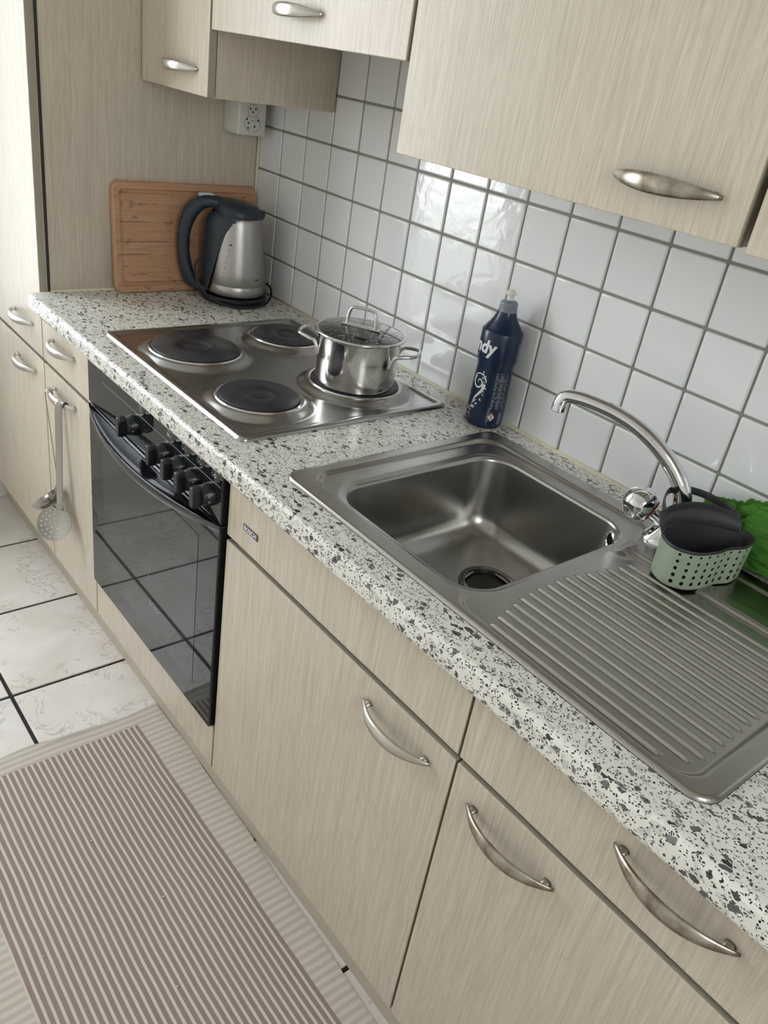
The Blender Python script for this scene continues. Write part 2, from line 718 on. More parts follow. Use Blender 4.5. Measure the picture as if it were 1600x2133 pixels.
box_ = box('ceiling', WX, X1, Y0, 0, ZT, ZT + .06, 'ceiling_white')
tag(box_, kind='structure')
wb = box('wall_back', WX, X1, .003, .12, -.06, ZT, 'grout_wall')
tag(wb, kind='structure')
bm = bmesh.new()
bx(bm, -.0489, .0489, 0, .008, -.0489, .0489, .0030, 3)
for f in bm.faces:
    f.smooth = True
wt0 = mk('wall_tile', bm, 'wall_tile', wb)
first = True
rng = random.Random(3)
for i in range(-1, 20):
    for j in range(-4, 3):
        o = wt0 if first else wt0.copy()
        if not first:
            COL.objects.link(o)
        first = False
        o.location = ((i + .5) * TP, rng.uniform(-.0004, .0003), ZR + (j + .5) * TP)
        o.rotation_euler = (rng.uniform(-.004, .004), 0, rng.uniform(-.004, .004))

# end wall with the window openings
bm = bmesh.new()
T = .14
ye = [Y0] + [q for wn in WINS for q in wn[:2]] + [.12]
for k in range(0, len(ye), 2):
    bx(bm, WX - T, WX, ye[k], ye[k + 1], -.06, ZT)
for (ya, yb, za, zb) in WINS:
    bx(bm, WX - T, WX, ya, yb, -.06, za)
    bx(bm, WX - T, WX, ya, yb, zb, ZT)
tag(mk('wall_left', bm, 'plaster', None, 0), kind='structure')
bm = bmesh.new()
ra, rb, rc, rd = W_FILL
bx(bm, X1, X1 + .1, Y0, ra, -.06, ZT)
bx(bm, X1, X1 + .1, rb, .12, -.06, ZT)
bx(bm, X1, X1 + .1, ra, rb, -.06, rc)
bx(bm, X1, X1 + .1, ra, rb, rd, ZT)
tag(mk('wall_right', bm, 'plaster', None, 0), kind='structure')
win_fill = thing('window_2', None, None, (X1, (ra + rb) / 2, rc), kind='structure')  # added out-of-view window, there only to fill surfaces facing right
bm = bmesh.new()
for (y0_, y1_, z0_, z1_) in ((ra, ra + .04, rc, rd), (rb - .04, rb, rc, rd), (ra, rb, rc, rc + .04), (ra, rb, rd - .04, rd)):
    bx(bm, X1 + .03, X1 + .08, y0_, y1_, z0_, z1_, .004)
mk('window_frame', bm, 'window_frame_white', win_fill)
box('pane', X1 + .053, X1 + .057, ra + .04, rb - .04, rc + .04, rd - .04, 'pane_glass', win_fill)
tag(box('wall_front', WX - T, X1 + .1, Y0 - .1, Y0, -.06, ZT, 'plaster'), kind='structure')
for n_, (ya, yb, za, zb) in enumerate(WINS):
    win = thing('window_%d' % (n_ + 1), None, None, (WX, (ya + yb) / 2, za), kind='structure')
    bm = bmesh.new()
    xa, xb = WX - .10, WX - .045
    ym = -1.150
    for (y0_, y1_, z0_, z1_) in ((ya, ya + .05, za, zb), (yb - .05, yb, za, zb), (ya, yb, za, za + .05), (ya, yb, zb - .05, zb), (ym - .035, ym + .035, za, zb)):
        bx(bm, xa, xb, y0_, y1_, z0_, z1_, .004)
    mk('window_frame', bm, 'window_frame_white', win)
    box('pane', WX - .075, WX - .071, ya + .05, ym - .035, za + .05, zb - .05, 'pane_glass', win)
    box('pane', WX - .075, WX - .071, ym + .035, yb - .05, za + .05, zb - .05, 'pane_glass', win)
    box('window_sill', WX - .05, WX + .03, ya, yb, za - .03, za, 'window_frame_white', win, .004)
    bm = bmesh.new()
    rows = []
    for k in range(2):
        rows.append([(WX + .045 + .018 * math.sin(i * .9) + .006 * math.sin(i * 2.3 + k), yb + .03 - i * .0056, (.50, 2.36)[k]) for i in range(92)])
    loft(bm, rows, False)
    mk('curtain', bm, 'curtain_sheer', win, 180)

# recess strip under the fronts
plinth = box('baseboard_back', -.70, 1.985, -.517, -.50, 0, .14, 'plinth')
tag(plinth, kind='structure')

# ------------------------------------------------------------------ bow handle, shared by all fronts
def handle_mesh():
    bm = bmesh.new()
    n = 28
    pts, rad = [], []
    for i in range(n + 1):
        t_ = -1 + 2 * i / n
        y_ = -.0025 - .0265 * (1 - abs(t_) ** 2.1)
        pts.append((.0735 * t_, y_, 0))
        k = max(0, 1 - abs(t_) ** 2.2)
        rad.append((.0024 + .0084 * k, .0016 + .0036 * k))
    sweep(bm, pts, rad, 14, up=(0, 0, 1))
    for s_ in (-1, 1):
        sweep(bm, [(s_ * .062, .0, 0), (s_ * .062, -.004, 0), (s_ * .0605, -.0105, 0)], [(.0048, .0065), (.0036, .0050), (.0030, .0042)], 12, up=(0, 0, 1))
    bmesh.ops.recalc_face_normals(bm, faces=bm.faces)
    me = bpy.data.meshes.new('handle')
    bm.to_mesh(me)
    bm.free()
    return me


HM = handle_mesh()
HM.materials.append(MATS['handle_nickel'])
HM.shade_smooth()
HW = HM.copy()
HW.materials.clear()
HW.materials.append(MATS['handle_worn'])


def handle(parent, x, y, z, worn=False):
    o = bpy.data.objects.new('handle', HW if worn else HM)
    COL.objects.link(o)
    o.parent = parent
    o.matrix_parent_inverse = parent.matrix_world.inverted()
    o.location = (x, y, z)
    o['label'] = 'curved satin nickel bow handle'
    return o


def front(name, x0, x1, y, z0, z1, parent, th=.017):
    """a wood-grain front with its edge band: one mesh, two materials"""
    bm = bmesh.new()
    bx(bm, x0, x1, y, y + th, z0, z1, .0013, 2)
    o = mk(name, bm, 'laminate', parent)
    o.data.materials.append(MATS['edge_band'])
    for p in o.data.polygons:
        if p.normal.y > -.5 and abs(p.normal.y) < .3:
            p.material_index = 1
    return o


def carcass(x0, x1, y0, z0, z1, parent, top=False, y1=0.0, open_front=True):
    bm = bmesh.new()
    t_ = .016
    bx(bm, x0, x0 + t_, y0, y1, z0, z1)
    bx(bm, x1 - t_, x1, y0, y1, z0, z1)
    bx(bm, x0 + t_, x1 - t_, y0, y1, z0, z0 + t_)
    bx(bm, x0 + t_, x1 - t_, y1 - .008, y1, z0 + t_, z1)
    if top:
        bx(bm, x0 + t_, x1 - t_, y0, y1, z1 - t_, z1)
    return mk('carcass', bm, 'carcass', parent, 0)


G = .0022     # half joint
ZD0, ZG = .128, .7005
ZTOP = .826   # fronts run up behind the worktop nosing
XA, XB, XC, XD, XE = -.117, .187, .788, 1.385, 1.985

# tall cabinet left
tc_ = thing('tall_cabinet', 'tall pale wood-grain cabinet standing left of the worktop', 'cabinet', (-.41, -.28, 0))
bm = bmesh.new()
bx(bm, -.70, -.110, YF + .017, -.001, ZC, 2.14)
bx(bm, -.70, -.1185, YF + .017, -.001, .128, ZC)
body = mk('side_panel', bm, 'laminate', tc_)
d = front('door', -.70, XA - G, YF, ZG + .002, 2.13, tc_)
handle(d, -.250, YF, .768)
d = front('door', -.70, XA - G, YF, ZD0, ZG - .0075, tc_)
handle(d, -.246, YF, .6475)
box('edge_gasket', -.1125, -.1085, YF + .0165, YF + .0225, ZC + .001, 2.13, 'dark_gap', tc_)

# narrow base cabinet
nb = thing('base_cabinet', 'narrow pale base cabinet with drawer, left of the black oven', 'cabinet', (.035, -.28, .128))
carcass(XA + .003, XB - .002, YF + .019, ZD0, .826, nb)
d = front('drawer_front', XA + G, XB - G, YF, ZG + .002, ZTOP, nb)
handle(d, .022, YF, .7735)
d = front('door', XA + G, XB - G, YF, ZD0, ZG - .0075, nb)
handle(d, .020, YF, .652)

# oven housing
oh = thing('oven_housing', 'pale wood-grain housing strip under the black oven', 'cabinet', (.487, -.28, .128))
carcass(XB + .001, XC - .003, YF + .030, ZD0, .826, oh)
front('bottom_panel', XB + G, XC - G, YF, ZD0, .236, oh)
box('panel_edge_trim', XB + G, XC - G, YF - .0006, YF + .010, .2335, .2375, 'silicone', oh, .0005)

# built-in appliance with the lettered badge
fa = thing('built_in_appliance', 'beige wood-grain built-in appliance front with small black lettered badge', 'appliance', (1.087, -.28, .128))
bm = bmesh.new()
for xs in ((XC + .003, XC + .019), (XD - .019, XD - .003)):
    bx(bm, xs[0], xs[1], YF + .019, -.001, ZD0, .826)
bx(bm, XC + .019, XD - .019, YF + .019, -.001, ZD0, ZD0 + .016)
mk('carcass', bm, 'carcass', fa, 0)
front('fascia_panel', XC + G, XD - G, YF, ZG + .002, ZTOP, fa)
d = front('door', XC + G, XD - G, YF, ZD0, ZG - .0085, fa)
handle(d, 1.273, YF, .6505)
bd = box('badge', .8425, .8875, YF - .0016, YF, .7415, .7535, 'black_gloss', fa, .0005)
place_text('badge_lettering', 'BOSCH', .0118, frame((.865, YF - .0018, .7476), (1, 0, 0), (0, 0, 1)), 'print_white', bd, .0002, .0002)

# sink cabinet
sk = thing('sink_cabinet', 'beige base cabinet under the drainboard with worn drawer handle', 'cabinet', (1.685, -.28, .128))
carcass(XD + .003, XE - .002, YF + .019, ZD0, .826, sk)
d = front('drawer_front', XD + G, XE - G, YF, ZG + .002, ZTOP, sk)
handle(d, 1.6825, YF, .778, True)
d = front('door', XD + G, XE - G, YF, ZD0, ZG - .0085, sk)
handle(d, 1.4925, YF, .6485, True)
# upper cabinets
def upper(label, x0, x1, z0, hx, hz, worn=False, cat='cabinet', name='wall_cabinet', z1=2.13, bottom=None, side0=None, side1=None):
    t_ = thing(name, label, cat, ((x0 + x1) / 2, -.15, z0))
    zb = z0 if bottom is None else bottom
    bm = bmesh.new()
    bx(bm, side0 if side0 is not None else x0 + .001, side1 if side1 is not None else x1 - .001, YU + .019, -.001, zb, z1, .0008)
    mk('carcass', bm, 'laminate', t_)
    d_ = front('door', x0 + G, x1 - G, YU, z0, z1, t_)
    if hx:
        handle(d_, hx, YU, hz, worn)
    return t_


upper('narrow pale wall cabinet above the electric kettle', -.104, .2055, 1.3425, .089, 1.3885)
upper('wide bright wall cabinet over the hob, hung higher than its neighbours', .2085, .8015, 1.462, .507, 1.508, name='hood_cabinet', bottom=1.472)
upper('large beige wall cabinet above the blue bottle and sink', .8055, 1.3915, 1.338, 1.284, 1.3825, True, side1=1.3870)
upper('wall cabinet at the right edge with only a sliver showing', 1.3985, 1.99, 1.3345, None, None, side0=1.4040)

# ------------------------------------------------------------------ worktop
def nose_profile():
    P = []
    yf, zt, zb, r = -.5925, ZC, .8265, .0095
    for i in range(9):
        a = R_(90 + 90 * i / 8)
        P.append((yf + r + r * math.cos(a), zt - r + r * math.sin(a)))
    for i in range(6):
        a = R_(180 + 90 * i / 5)
        P.append((yf + .012 + .012 * math.cos(a), zb + .012 + .012 * math.sin(a)))
    return P


bm = bmesh.new()
N_ = nose_profile()


def seg_full(x0, x1):
    L = [(0.0, ZC)] + N_ + [(0.0, .8265)]
    loft(bm, [[(x0, y, z) for y, z in L], [(x1, y, z) for y, z in L]], True, True, True)


def seg_front(x0, x1, yb):
    L = [(yb, ZC)] + N_ + [(yb, .8265)]
    loft(bm, [[(x0, y, z) for y, z in L], [(x1, y, z) for y, z in L]], True, True, True)


seg_full(-.1085, .925)
seg_front(.925, 1.648, -.5285)
bx(bm, .925, 1.648, -.080, 0, .8265, ZC)
seg_full(1.648, 1.99)
wk = mk('worktop', bm, 'terrazzo', None, 40)
tag(wk, 'white worktop with grey and black stone chips and rounded front edge', 'worktop')

# joints
bm = bmesh.new()
sweep(bm, [(-.1, -.0012, ZC + .0005), (1.99, -.0012, ZC + .0005)], .0048, 10)
tag(mk('trim_1', bm, 'silicone', None), kind='structure')
bm = bmesh.new()
sweep(bm, [(-.1035, -.001, ZC), (-.1035, -.001, 1.34)], .0042, 8)
tag(mk('trim_2', bm, 'silicone', None), kind='structure')
bm = bmesh.new()
sweep(bm, [(-.1088, -.54, ZC + .0005), (-.1088, -.001, ZC + .0005)], .0035, 8)
tag(mk('trim_3', bm, 'silicone', None), kind='structure')

# ------------------------------------------------------------------ height-field plates (numpy)
def sst(a, b_, x):
    t_ = np.clip((x - a) / (b_ - a), 0, 1)
    return t_ * t_ * (3 - 2 * t_)


def sd_rr(X, Y, x0, x1, y0, y1, r):
    qx = np.abs(X - (x0 + x1) / 2) - (x1 - x0) / 2 + r
    qy = np.abs(Y - (y0 + y1) / 2) - (y1 - y0) / 2 + r
    return np.minimum(np.maximum(qx, qy), 0) + np.hypot(np.maximum(qx, 0), np.maximum(qy, 0)) - r


def plate(name, x0, x1, y0, y1, r, step, hfun, mat, parent, hole=None, ystep=None):
    """grid height field clipped to a rounded rectangle; boundary vertices are slid on to the outline"""
    xs = np.arange(x0, x1 + step * .5, step)
    ys = np.arange(y0, y1 + step * .25, ystep or step)
    X, Y = np.meshgrid(xs, ys, indexing='ij')
    X = X.copy()
    Y = Y.copy()

    def slide(f, sign):
        e_ = 1e-4
        for _ in range(3):
            d_ = sign * f(X, Y)
            m_ = (d_ > 0) & (d_ < step * 1.5)
            gx = sign * (f(X + e_, Y) - f(X - e_, Y)) / (2 * e_)
            gy = sign * (f(X, Y + e_) - f(X, Y - e_)) / (2 * e_)
            X[m_] -= (d_ * gx)[m_]
            Y[m_] -= (d_ * gy)[m_]
    fo = lambda a, c: sd_rr(a, c, x0, x1, y0, y1, r)
    slide(fo, 1)
    keep = fo(X, Y) < 1e-5
    if hole:
        slide(hole, -1)
        keep &= hole(X, Y) > -1e-5
    Z = hfun(X, Y)
    idx = -np.ones(X.shape, int)
    idx[keep] = np.arange(keep.sum())
    V = np.stack([X[keep], Y[keep], Z[keep]], 1)
    q = np.stack([idx[:-1, :-1], idx[1:, :-1], idx[1:, 1:], idx[:-1, 1:]], -1).reshape(-1, 4)
    ok = (q >= 0).sum(1)
    faces = [tuple(int(a) for a in f) for f in q[ok == 4]] + [tuple(int(a) for a in f if a >= 0) for f in q[ok == 3]]
    me = bpy.data.meshes.new(name)
    me.from_pydata(V.tolist(), [], faces)
    me.validate()
    return link(name, me, mat, parent, 60)


# ------------------------------------------------------------------ sink
SX0, SX1, SY0, SY1 = .9035, 1.6690, -.5385, -.0585
BX0, BX1, BY0, BY1, BR = .972, 1.292, -.494, -.118, .058
sink = thing('kitchen_sink', 'stainless steel sink with one basin and ribbed drainboard', 'sink', (1.286, -.30, ZC))
ridges = []
for k in range(16):
    y_ = -.5120 + k * .0197
    xs_ = 1.345 - .026 * math.sin(min(k / 7, 1) * math.pi / 2) + .0 if k < 9 else 1.319 + .004 * (k - 9)
    xe_ = 1.596 if k == 0 else (1.620 if k == 1 else 1.628)
    ridges.append((y_, xs_, xe_))


def sink_h(X, Y):
    d_ = -sd_rr(X, Y, SX0, SX1, SY0, SY1, .028)          # inside positive
    z = ZC + .0006 + .0052 * np.sqrt(np.clip(1 - (1 - np.clip(d_ / .0055, 0, 1)) ** 2, 0, 1))
    a = sd_rr(X, Y, .930, 1.312, -.505, -.092, .040)
    c = sd_rr(X, Y, 1.285, 1.640, -.5235, -.180, .030)
    low = np.minimum(a, c)
    z -= .0060 * sst(.004, -.006, low)
    # back part behind the drainer: shallow second level
    e_ = sd_rr(X, Y, 1.42, 1.640, -.150, -.088, .015)
    z -= .0035 * sst(.003, -.005, e_)
    # raised tap platform and thumb dimple
    for (yy, x_s, x_e) in ridges:
        t_ = np.clip((X - x_s) / .006, 0, 1) * np.clip((x_e - X) / .006, 0, 1)
        prof = np.clip(1 - ((Y - yy) / .0031) ** 2, 0, 1)
        z += .0036 * prof ** .75 * np.sqrt(t_)
    z += .006 * np.exp(-(((X - 1.318) / .012) ** 2 + ((Y + .196) / .010) ** 2))
    # rolled lip of the basin
    bh = sd_rr(X, Y, BX0, BX1, BY0, BY1, BR)
    z -= .0020 * sst(.010, 0, bh)
    return z


plate('drainboard', SX0, SX1, SY0, SY1, .028, .0024, sink_h, 'steel_sink', sink, hole=lambda a, c: sd_rr(a, c, BX0, BX1, BY0, BY1, BR), ystep=.0010)
bm = bmesh.new()
loops = []
zr0 = ZC + .0058 - .0060
DEPTH = .150
prof = []
for i in range(7):                      # rolled edge
    a = R_(90 * i / 6)
    prof.append((-.0012 + .007 * math.sin(a), -.0020 - .007 * (1 - math.cos(a))))
prof += [(.0085, -.04), (.0105, -.08), (.0125, -.108)]
for i in range(1, 9):
    a = R_(90 * i / 8)
    prof.append((.0128 + .040 * (1 - math.cos(a)), -.110 - .040 * math.sin(a)))
for ins, dz in prof:
    r_ = max(BR - ins * .55, .02)
    loops.append(rrect(BX0 + ins, BX1 - ins, BY0 + ins, BY1 - ins, r_, zr0 + dz, 14))
# floor falls to the drain
DC = Vector((1.131, -.254, 0))
zf = zr0 - .150
last = loops[-1]
for s_, zz in ((.75, -.0015), (.5, -.003)):
    loops.append([Vector((DC.x + (p.x - DC.x) * s_, DC.y + (p.y - DC.y) * s_, zf + zz)) for p in last])
nL = len(last)
rim = []
for p in last:
    a = math.atan2(p.y - DC.y, p.x - DC.x)
    rim.append(Vector((DC.x + .046 * math.cos(a), DC.y + .046 * math.sin(a), zf - .0042)))
loops.append(rim)
loft(bm, loops, True, False, False)
mk('basin', bm, 'steel_sink', sink, 60)
bm = bmesh.new()
lathe(bm, [(.0500, .0005), (.0495, .0026), (.0470, .0030), (.0455, .0012), (.0440, .0010), (.0425, .0028), (.0400, .0026), (.0385, -.002), (.0375, -.010)], (DC.x, DC.y, zf - .0040), 56, None, False, False)
dr = mk('drain_strainer', bm, 'drain_ring', sink, 40)
bm = bmesh.new()
lathe(bm, [(.0380, -.004), (.0370, -.012), (.0330, -.0165), (.0140, -.0170), (.0130, -.0130), (.0110, -.0120), (.0100, -.0060), (.0060, -.0050), (.0005, -.0050)], (DC.x, DC.y, zf - .0040), 48)
mk('drain_cup', bm, 'drain_dark', dr, 40)
for k in range(8):
    a = 2 * math.pi * k / 8
    bm = bmesh.new()
    lathe(bm, [(.0032, .0), (.0032, .0006), (.0001, .0006)], (DC.x + .023 * math.cos(a), DC.y + .023 * math.sin(a), zf - .0206), 10)
    mk('drain_hole', bm, 'hole_black', dr)
bm = bmesh.new()
oa = R_(58)
od = Vector((-math.cos(oa), -math.sin(oa), 0))
oc = Vector((1.234 + .0485 * math.cos(oa), -.176 + .0485 * math.sin(oa), ZC - .026))
Mo = Vector((0, 0, 1)).rotation_difference(od).to_matrix()
lathe(bm, [(.0150, -.006), (.0150, .0020), (.0125, .0034), (.0108, .0020), (.0105, -.003)], oc, 32, Mo, False, False)
ov = mk('overflow_ring', bm, 'chrome', sink, 40)
bm = bmesh.new()
lathe(bm, [(.0110, .0004), (.0005, .0004)], oc, 24, Mo)
mk('overflow_opening', bm, 'hole_black', ov)
# folded outer edge skirt
bm = bmesh.new()
lp = [rrect(SX0 - .0, SX1, SY0, SY1, .028, ZC + .0008, 10), rrect(SX0 - .0004, SX1 + .0004, SY0 - .0004, SY1 + .0004, .0284, ZC + .0001, 10)]
loft(bm, lp, True)
mk('edge_seal', bm, 'dark_gap', sink)

# ------------------------------------------------------------------ tap
tp = thing('kitchen_tap', 'chrome kitchen tap with swan-neck spout and ball knob', 'tap', (1.342, -.098, ZC + .004))
zt = ZC + .0055
bm = bmesh.new()
lean_ = [(1.326, -.110, .0), (1.326, -.110, .004), (1.327, -.109, .010), (1.330, -.106, .022), (1.334, -.102, .034), (1.338, -.098, .046), (1.341, -.095, .056), (1.342, -.094, .060)]
loft(bm, [[Vector((x_ + r_ * math.cos(2 * math.pi * i / 40), y_ + r_ * math.sin(2 * math.pi * i / 40), zt + z_)) for i in range(40)] for (x_, y_, z_), r_ in zip(lean_, (.0300, .0300, .0265, .0225, .0210, .0205, .0185, .0120))], True, True, True)
mk('tap_body', bm, 'chrome', tp, 50)
th = R_(20)
du = Vector((-math.cos(th), -math.sin(th), 0))
B0 = Vector((1.345, -.090, 0))
sp_ = [(.010, .040), (.0125, .066), (.0255, .098), (.058, .132), (.100, .158), (.145, .173), (.190, .1785), (.222, .1775), (.2345, .172), (.2385, .160)]
pts = spline(sp_, 6)
P3 = [B0 + du * a + Vector((0, 0, ZC + c)) for a, c in pts]
rad = []
for i in range(len(P3)):
    f_ = i / (len(P3) - 1)
    rr = .0150 - .0040 * min(1, f_ * 1.6)
    if f_ > .86:
        rr = .0110 + .001 * min(1, (f_ - .86) / .06)
    rad.append(rr)
bm = bmesh.new()
sweep(bm, P3, rad, 20, up=(math.sin(th), -math.cos(th), 0))
spo = mk('spout', bm, 'chrome', tp, 60)
bm = bmesh.new()
e_ = P3[-1]
lathe(bm, [(.0118, .004), (.0122, .0), (.0122, -.010), (.0105, -.0115), (.0100, -.009), (.0005, -.009)], e_, 28)
mk('aerator', bm, 'chrome', spo, 40)
BC = Vector((1.2825, -.126, .9215))
bm = bmesh.new()
bmesh.ops.create_uvsphere(bm, u_segments=40, v_segments=24, radius=.0280, matrix=Matrix.Translation(BC))
bk = mk('ball_knob', bm, 'chrome', tp, 180)
bm = bmesh.new()
ax = (Vector((1.333, -.106, .900)) - BC).normalized()
sweep(bm, [BC + ax * .020, BC + ax * .034, BC + ax * .044, Vector((1.335, -.104, .896))], [.0125, .0105, .0135, .0150], 20)
mk('knob_neck', bm, 'chrome', bk, 60)
q_ = Vector((0, 0, 1)).rotation_difference(ax).to_matrix()
bm = bmesh.new()
lathe(bm, [(.0200, .0180), (.0206, .0200), (.0190, .0220), (.0160, .0222)], BC, 28, q_, False, False)
mk('temperature_ring', bm, 'red_plastic', bk)

# ------------------------------------------------------------------ hob
HX0, HX1, HY0, HY1 = .2045, .7790, -.5395, -.0600
hob = thing('electric_hob', 'stainless steel hob with four black cast-iron hotplates', 'hob', (.49, -.30, ZC))
BUR = [(.371, -.411, .0905), (.3440, -.1700, .0755), (.6400, -.4215, .0765), (.6290, -.1880, .0905)]


def hob_h(X, Y):
    d_ = -sd_rr(X, Y, HX0, HX1, HY0, HY1, .016)
    z = ZC + .0006 + .0062 * np.sqrt(np.clip(1 - (1 - np.clip(d_ / .006, 0, 1)) ** 2, 0, 1))
    z -= .0042 * sst(.012, .022, d_)
    for cx, cy, r in BUR:
        q = np.hypot(X - cx, Y - cy) - r
        up = sst(.030, .005, q)
        z += .0110 * up
        z -= .006 * sst(.004, -.001, q)
    return z


plate('hob_plate', HX0, HX1, HY0, HY1, .016, .0021, hob_h, 'steel_hob', hob)
for n_, (cx, cy, r) in enumerate(BUR):
    bm = bmesh.new()
    z0 = ZC + .0062
    lathe(bm, [(r - .004, 0), (r + .0050, .001), (r + .0062, .0075), (r + .0040, .0098), (r + .0002, .0092), (r - .0015, .0070)], (cx, cy, z0), 72, None, False, False)
    hp = mk('hotplate_ring', bm, 'pot_rim', hob, 50)
    bm = bmesh.new()
    k = r / .09
    lathe(bm, [(r - .001, .000), (r - .0008, .0110), (r - .0035, .0132), (.052 * k, .0130), (.050 * k, .0134), (.030 * k, .0134), (.0285 * k, .0120), (.0265 * k, .0112), (.0235 * k, .0112), (.0215 * k, .0122), (.0005, .0122)], (cx, cy, z0), 72)
    mk('hotplate', bm, 'cast_iron_worn' if n_ == 0 else 'cast_iron', hp, 50)

# ------------------------------------------------------------------ pot
PX, PY = .6400, -.1985
pz = ZC + .0200
pot = thing('cooking_pot', 'small steel pot with glass lid on the back right hotplate', 'pot', (PX, PY, pz))
bm = bmesh.new()
lathe(bm, [(.0005, 0), (.070, 0), (.0765, .0012), (.0780, .006), (.0780, .0085), (.0795, .0095), (.0800, .014), (.0812, .060), (.0822, .094), (.0850, .0985), (.0856, .1000), (.0840, .1004), (.0800, .098), (.0790, .060), (.0780, .010), (.0005, .006)], (PX, PY, pz), 72)
mk('pot_body', bm, 'steel_pot', pot, 40)
lz = pz + .1006
bm = bmesh.new()
lathe(bm, [(.0860, -.0015), (.0900, -.0010), (.0915, .0012), (.0908, .0034), (.0880, .0042), (.0845, .0030), (.0850, .0010)], (PX, PY, lz), 72, None, False, False)
lid = mk('lid_rim', bm, 'pot_rim', pot, 60)
bm = bmesh.new()
lathe(bm, [(.0860, .0030), (.0650, .0068), (.0400, .0098), (.0150, .0112), (.0005, .0115)], (PX, PY, lz), 64, None, False, True)
mk('lid_glass', bm, 'lid_glass', lid, 180)
# lid handle: a flat bar bridge on a base strip
ha = R_(-27)            # handle axis in plan, seen almost side-on
hd = Vector((math.cos(ha), math.sin(ha), 0))
hd = Vector((.84, .54, 0)).normalized()
bm = bmesh.new()
base_ = Vector((PX, PY, lz + .0122))
sweep(bm, [base_ - hd * .040, base_ + hd * .040], [(.0022, .0075)] * 2, 16, up=(0, 0, 1), power=.5)
lb = mk('lid_handle_base', bm, 'pot_rim', lid, 50)
bm = bmesh.new()
pp = spline([(-.0300, .0), (-.0295, .012), (-.0270, .026), (-.0210, .0345), (-.008, .0360), (.008, .0360), (.0210, .0345), (.0270, .026), (.0295, .012), (.0300, .0)], 4)
sweep(bm, [base_ + hd * a + Vector((0, 0, c)) for a, c in pp], [(.0068, .0024)] * len(pp), 14, up=tuple(Vector((0, 0, 1)).cross(hd)), power=.55)
mk('lid_handle', bm, 'pot_rim', lid, 50)
# side handles
for ang in (38, 218):
    a_ = R_(ang)
    o_ = Vector((math.cos(a_), math.sin(a_), 0))
    t_ = Vector((-o_.y, o_.x, 0))
    c_ = Vector((PX, PY, pz + .078))
    pr_ = spline([(-.036, .076, -.024), (-.036, .079, -.012), (-.0355, .086, -.002), (-.034, .098, .002), (-.024, .120, .005), (0, .1255, .006), (.024, .120, .005), (.034, .098, .002), (.0355, .086, -.002), (.036, .079, -.012), (.036, .076, -.024)], 4)
    bm = bmesh.new()
    sweep(bm, [c_ + t_ * u + o_ * (v - .0035) + Vector((0, 0, h)) for u, v, h in pr_], [.0036] * len(pr_), 12)
    mk('side_handle', bm, 'pot_rim', pot, 60)

# ------------------------------------------------------------------ oven
YO = -.5705
ov_ = thing('built_in_oven', 'black glass built-in oven with five knobs below the hob', 'oven', (.487, -.28, .24))
OX0, OX1 = .1905, .7805
box('oven_body', OX0 + .03, OX1 - .03, YF + .024, -.03, .26, .815, 'black_plastic', ov_)
cp = box('control_panel', OX0, OX1, YO, YF + .022, .716, .8255, 'oven_glass', ov_, .002)
dp = box('oven_door', OX0, OX1, YO, YF + .022, .2385, .7125, 'oven_glass', ov_, .003)
box('door_window', .265, .706, YO - .0006, YO + .002, .300, .655, 'oven_window', dp)
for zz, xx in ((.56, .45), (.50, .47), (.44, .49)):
    box('rack_glint', xx, xx + .05, YO - .0010, YO - .0002, zz, zz + .0012, 'glint_blue_grey', dp)  # short bluish strips painted as glints of the oven rack
place_text('door_lettering', 'BOSCH', .0150, frame((.532, YO - .0008, .373), (1, 0, 0), (0, 0, 1)), 'print_grey', dp, .0002)
box('panel_line', .268, .775, YO - .0004, YO + .001, .7868, .7876, 'print_grey', cp)
# bowed grip: crescent lip
bm = bmesh.new()
nn = 40
top_o, bot_o, top_i, bot_i, top_m, edge = [], [], [], [], [], []
for i in range(nn + 1):
    t_ = -1 + 2 * i / nn
    x_ = (OX0 + OX1) / 2 + t_ * (OX1 - OX0) / 2
    b_ = max(0.0, 1 - abs(t_) ** 2.0)
    yo = YO - .0015 - .0475 * b_
    edge.append((x_, yo, .7085 - .010 * b_))
    top_o.append((x_, yo + .0035 * b_, .7145 - .008 * b_))
    top_m.append((x_, YO - .030 * b_, .7140 - .016 * b_))
    top_i.append((x_, YO + .001, .7120 - .006 * b_))
    bot_i.append((x_, YO + .001, .6990 - .010 * b_))
    bot_o.append((x_, yo + .006 * b_, .7030 - .016 * b_))
loops = [list(z) for z in zip(top_i, top_m, top_o, edge, bot_o, bot_i)]
loft(bm, loops, True, True, True)
mk('oven_handle', bm, 'black_gloss', dp, 60)
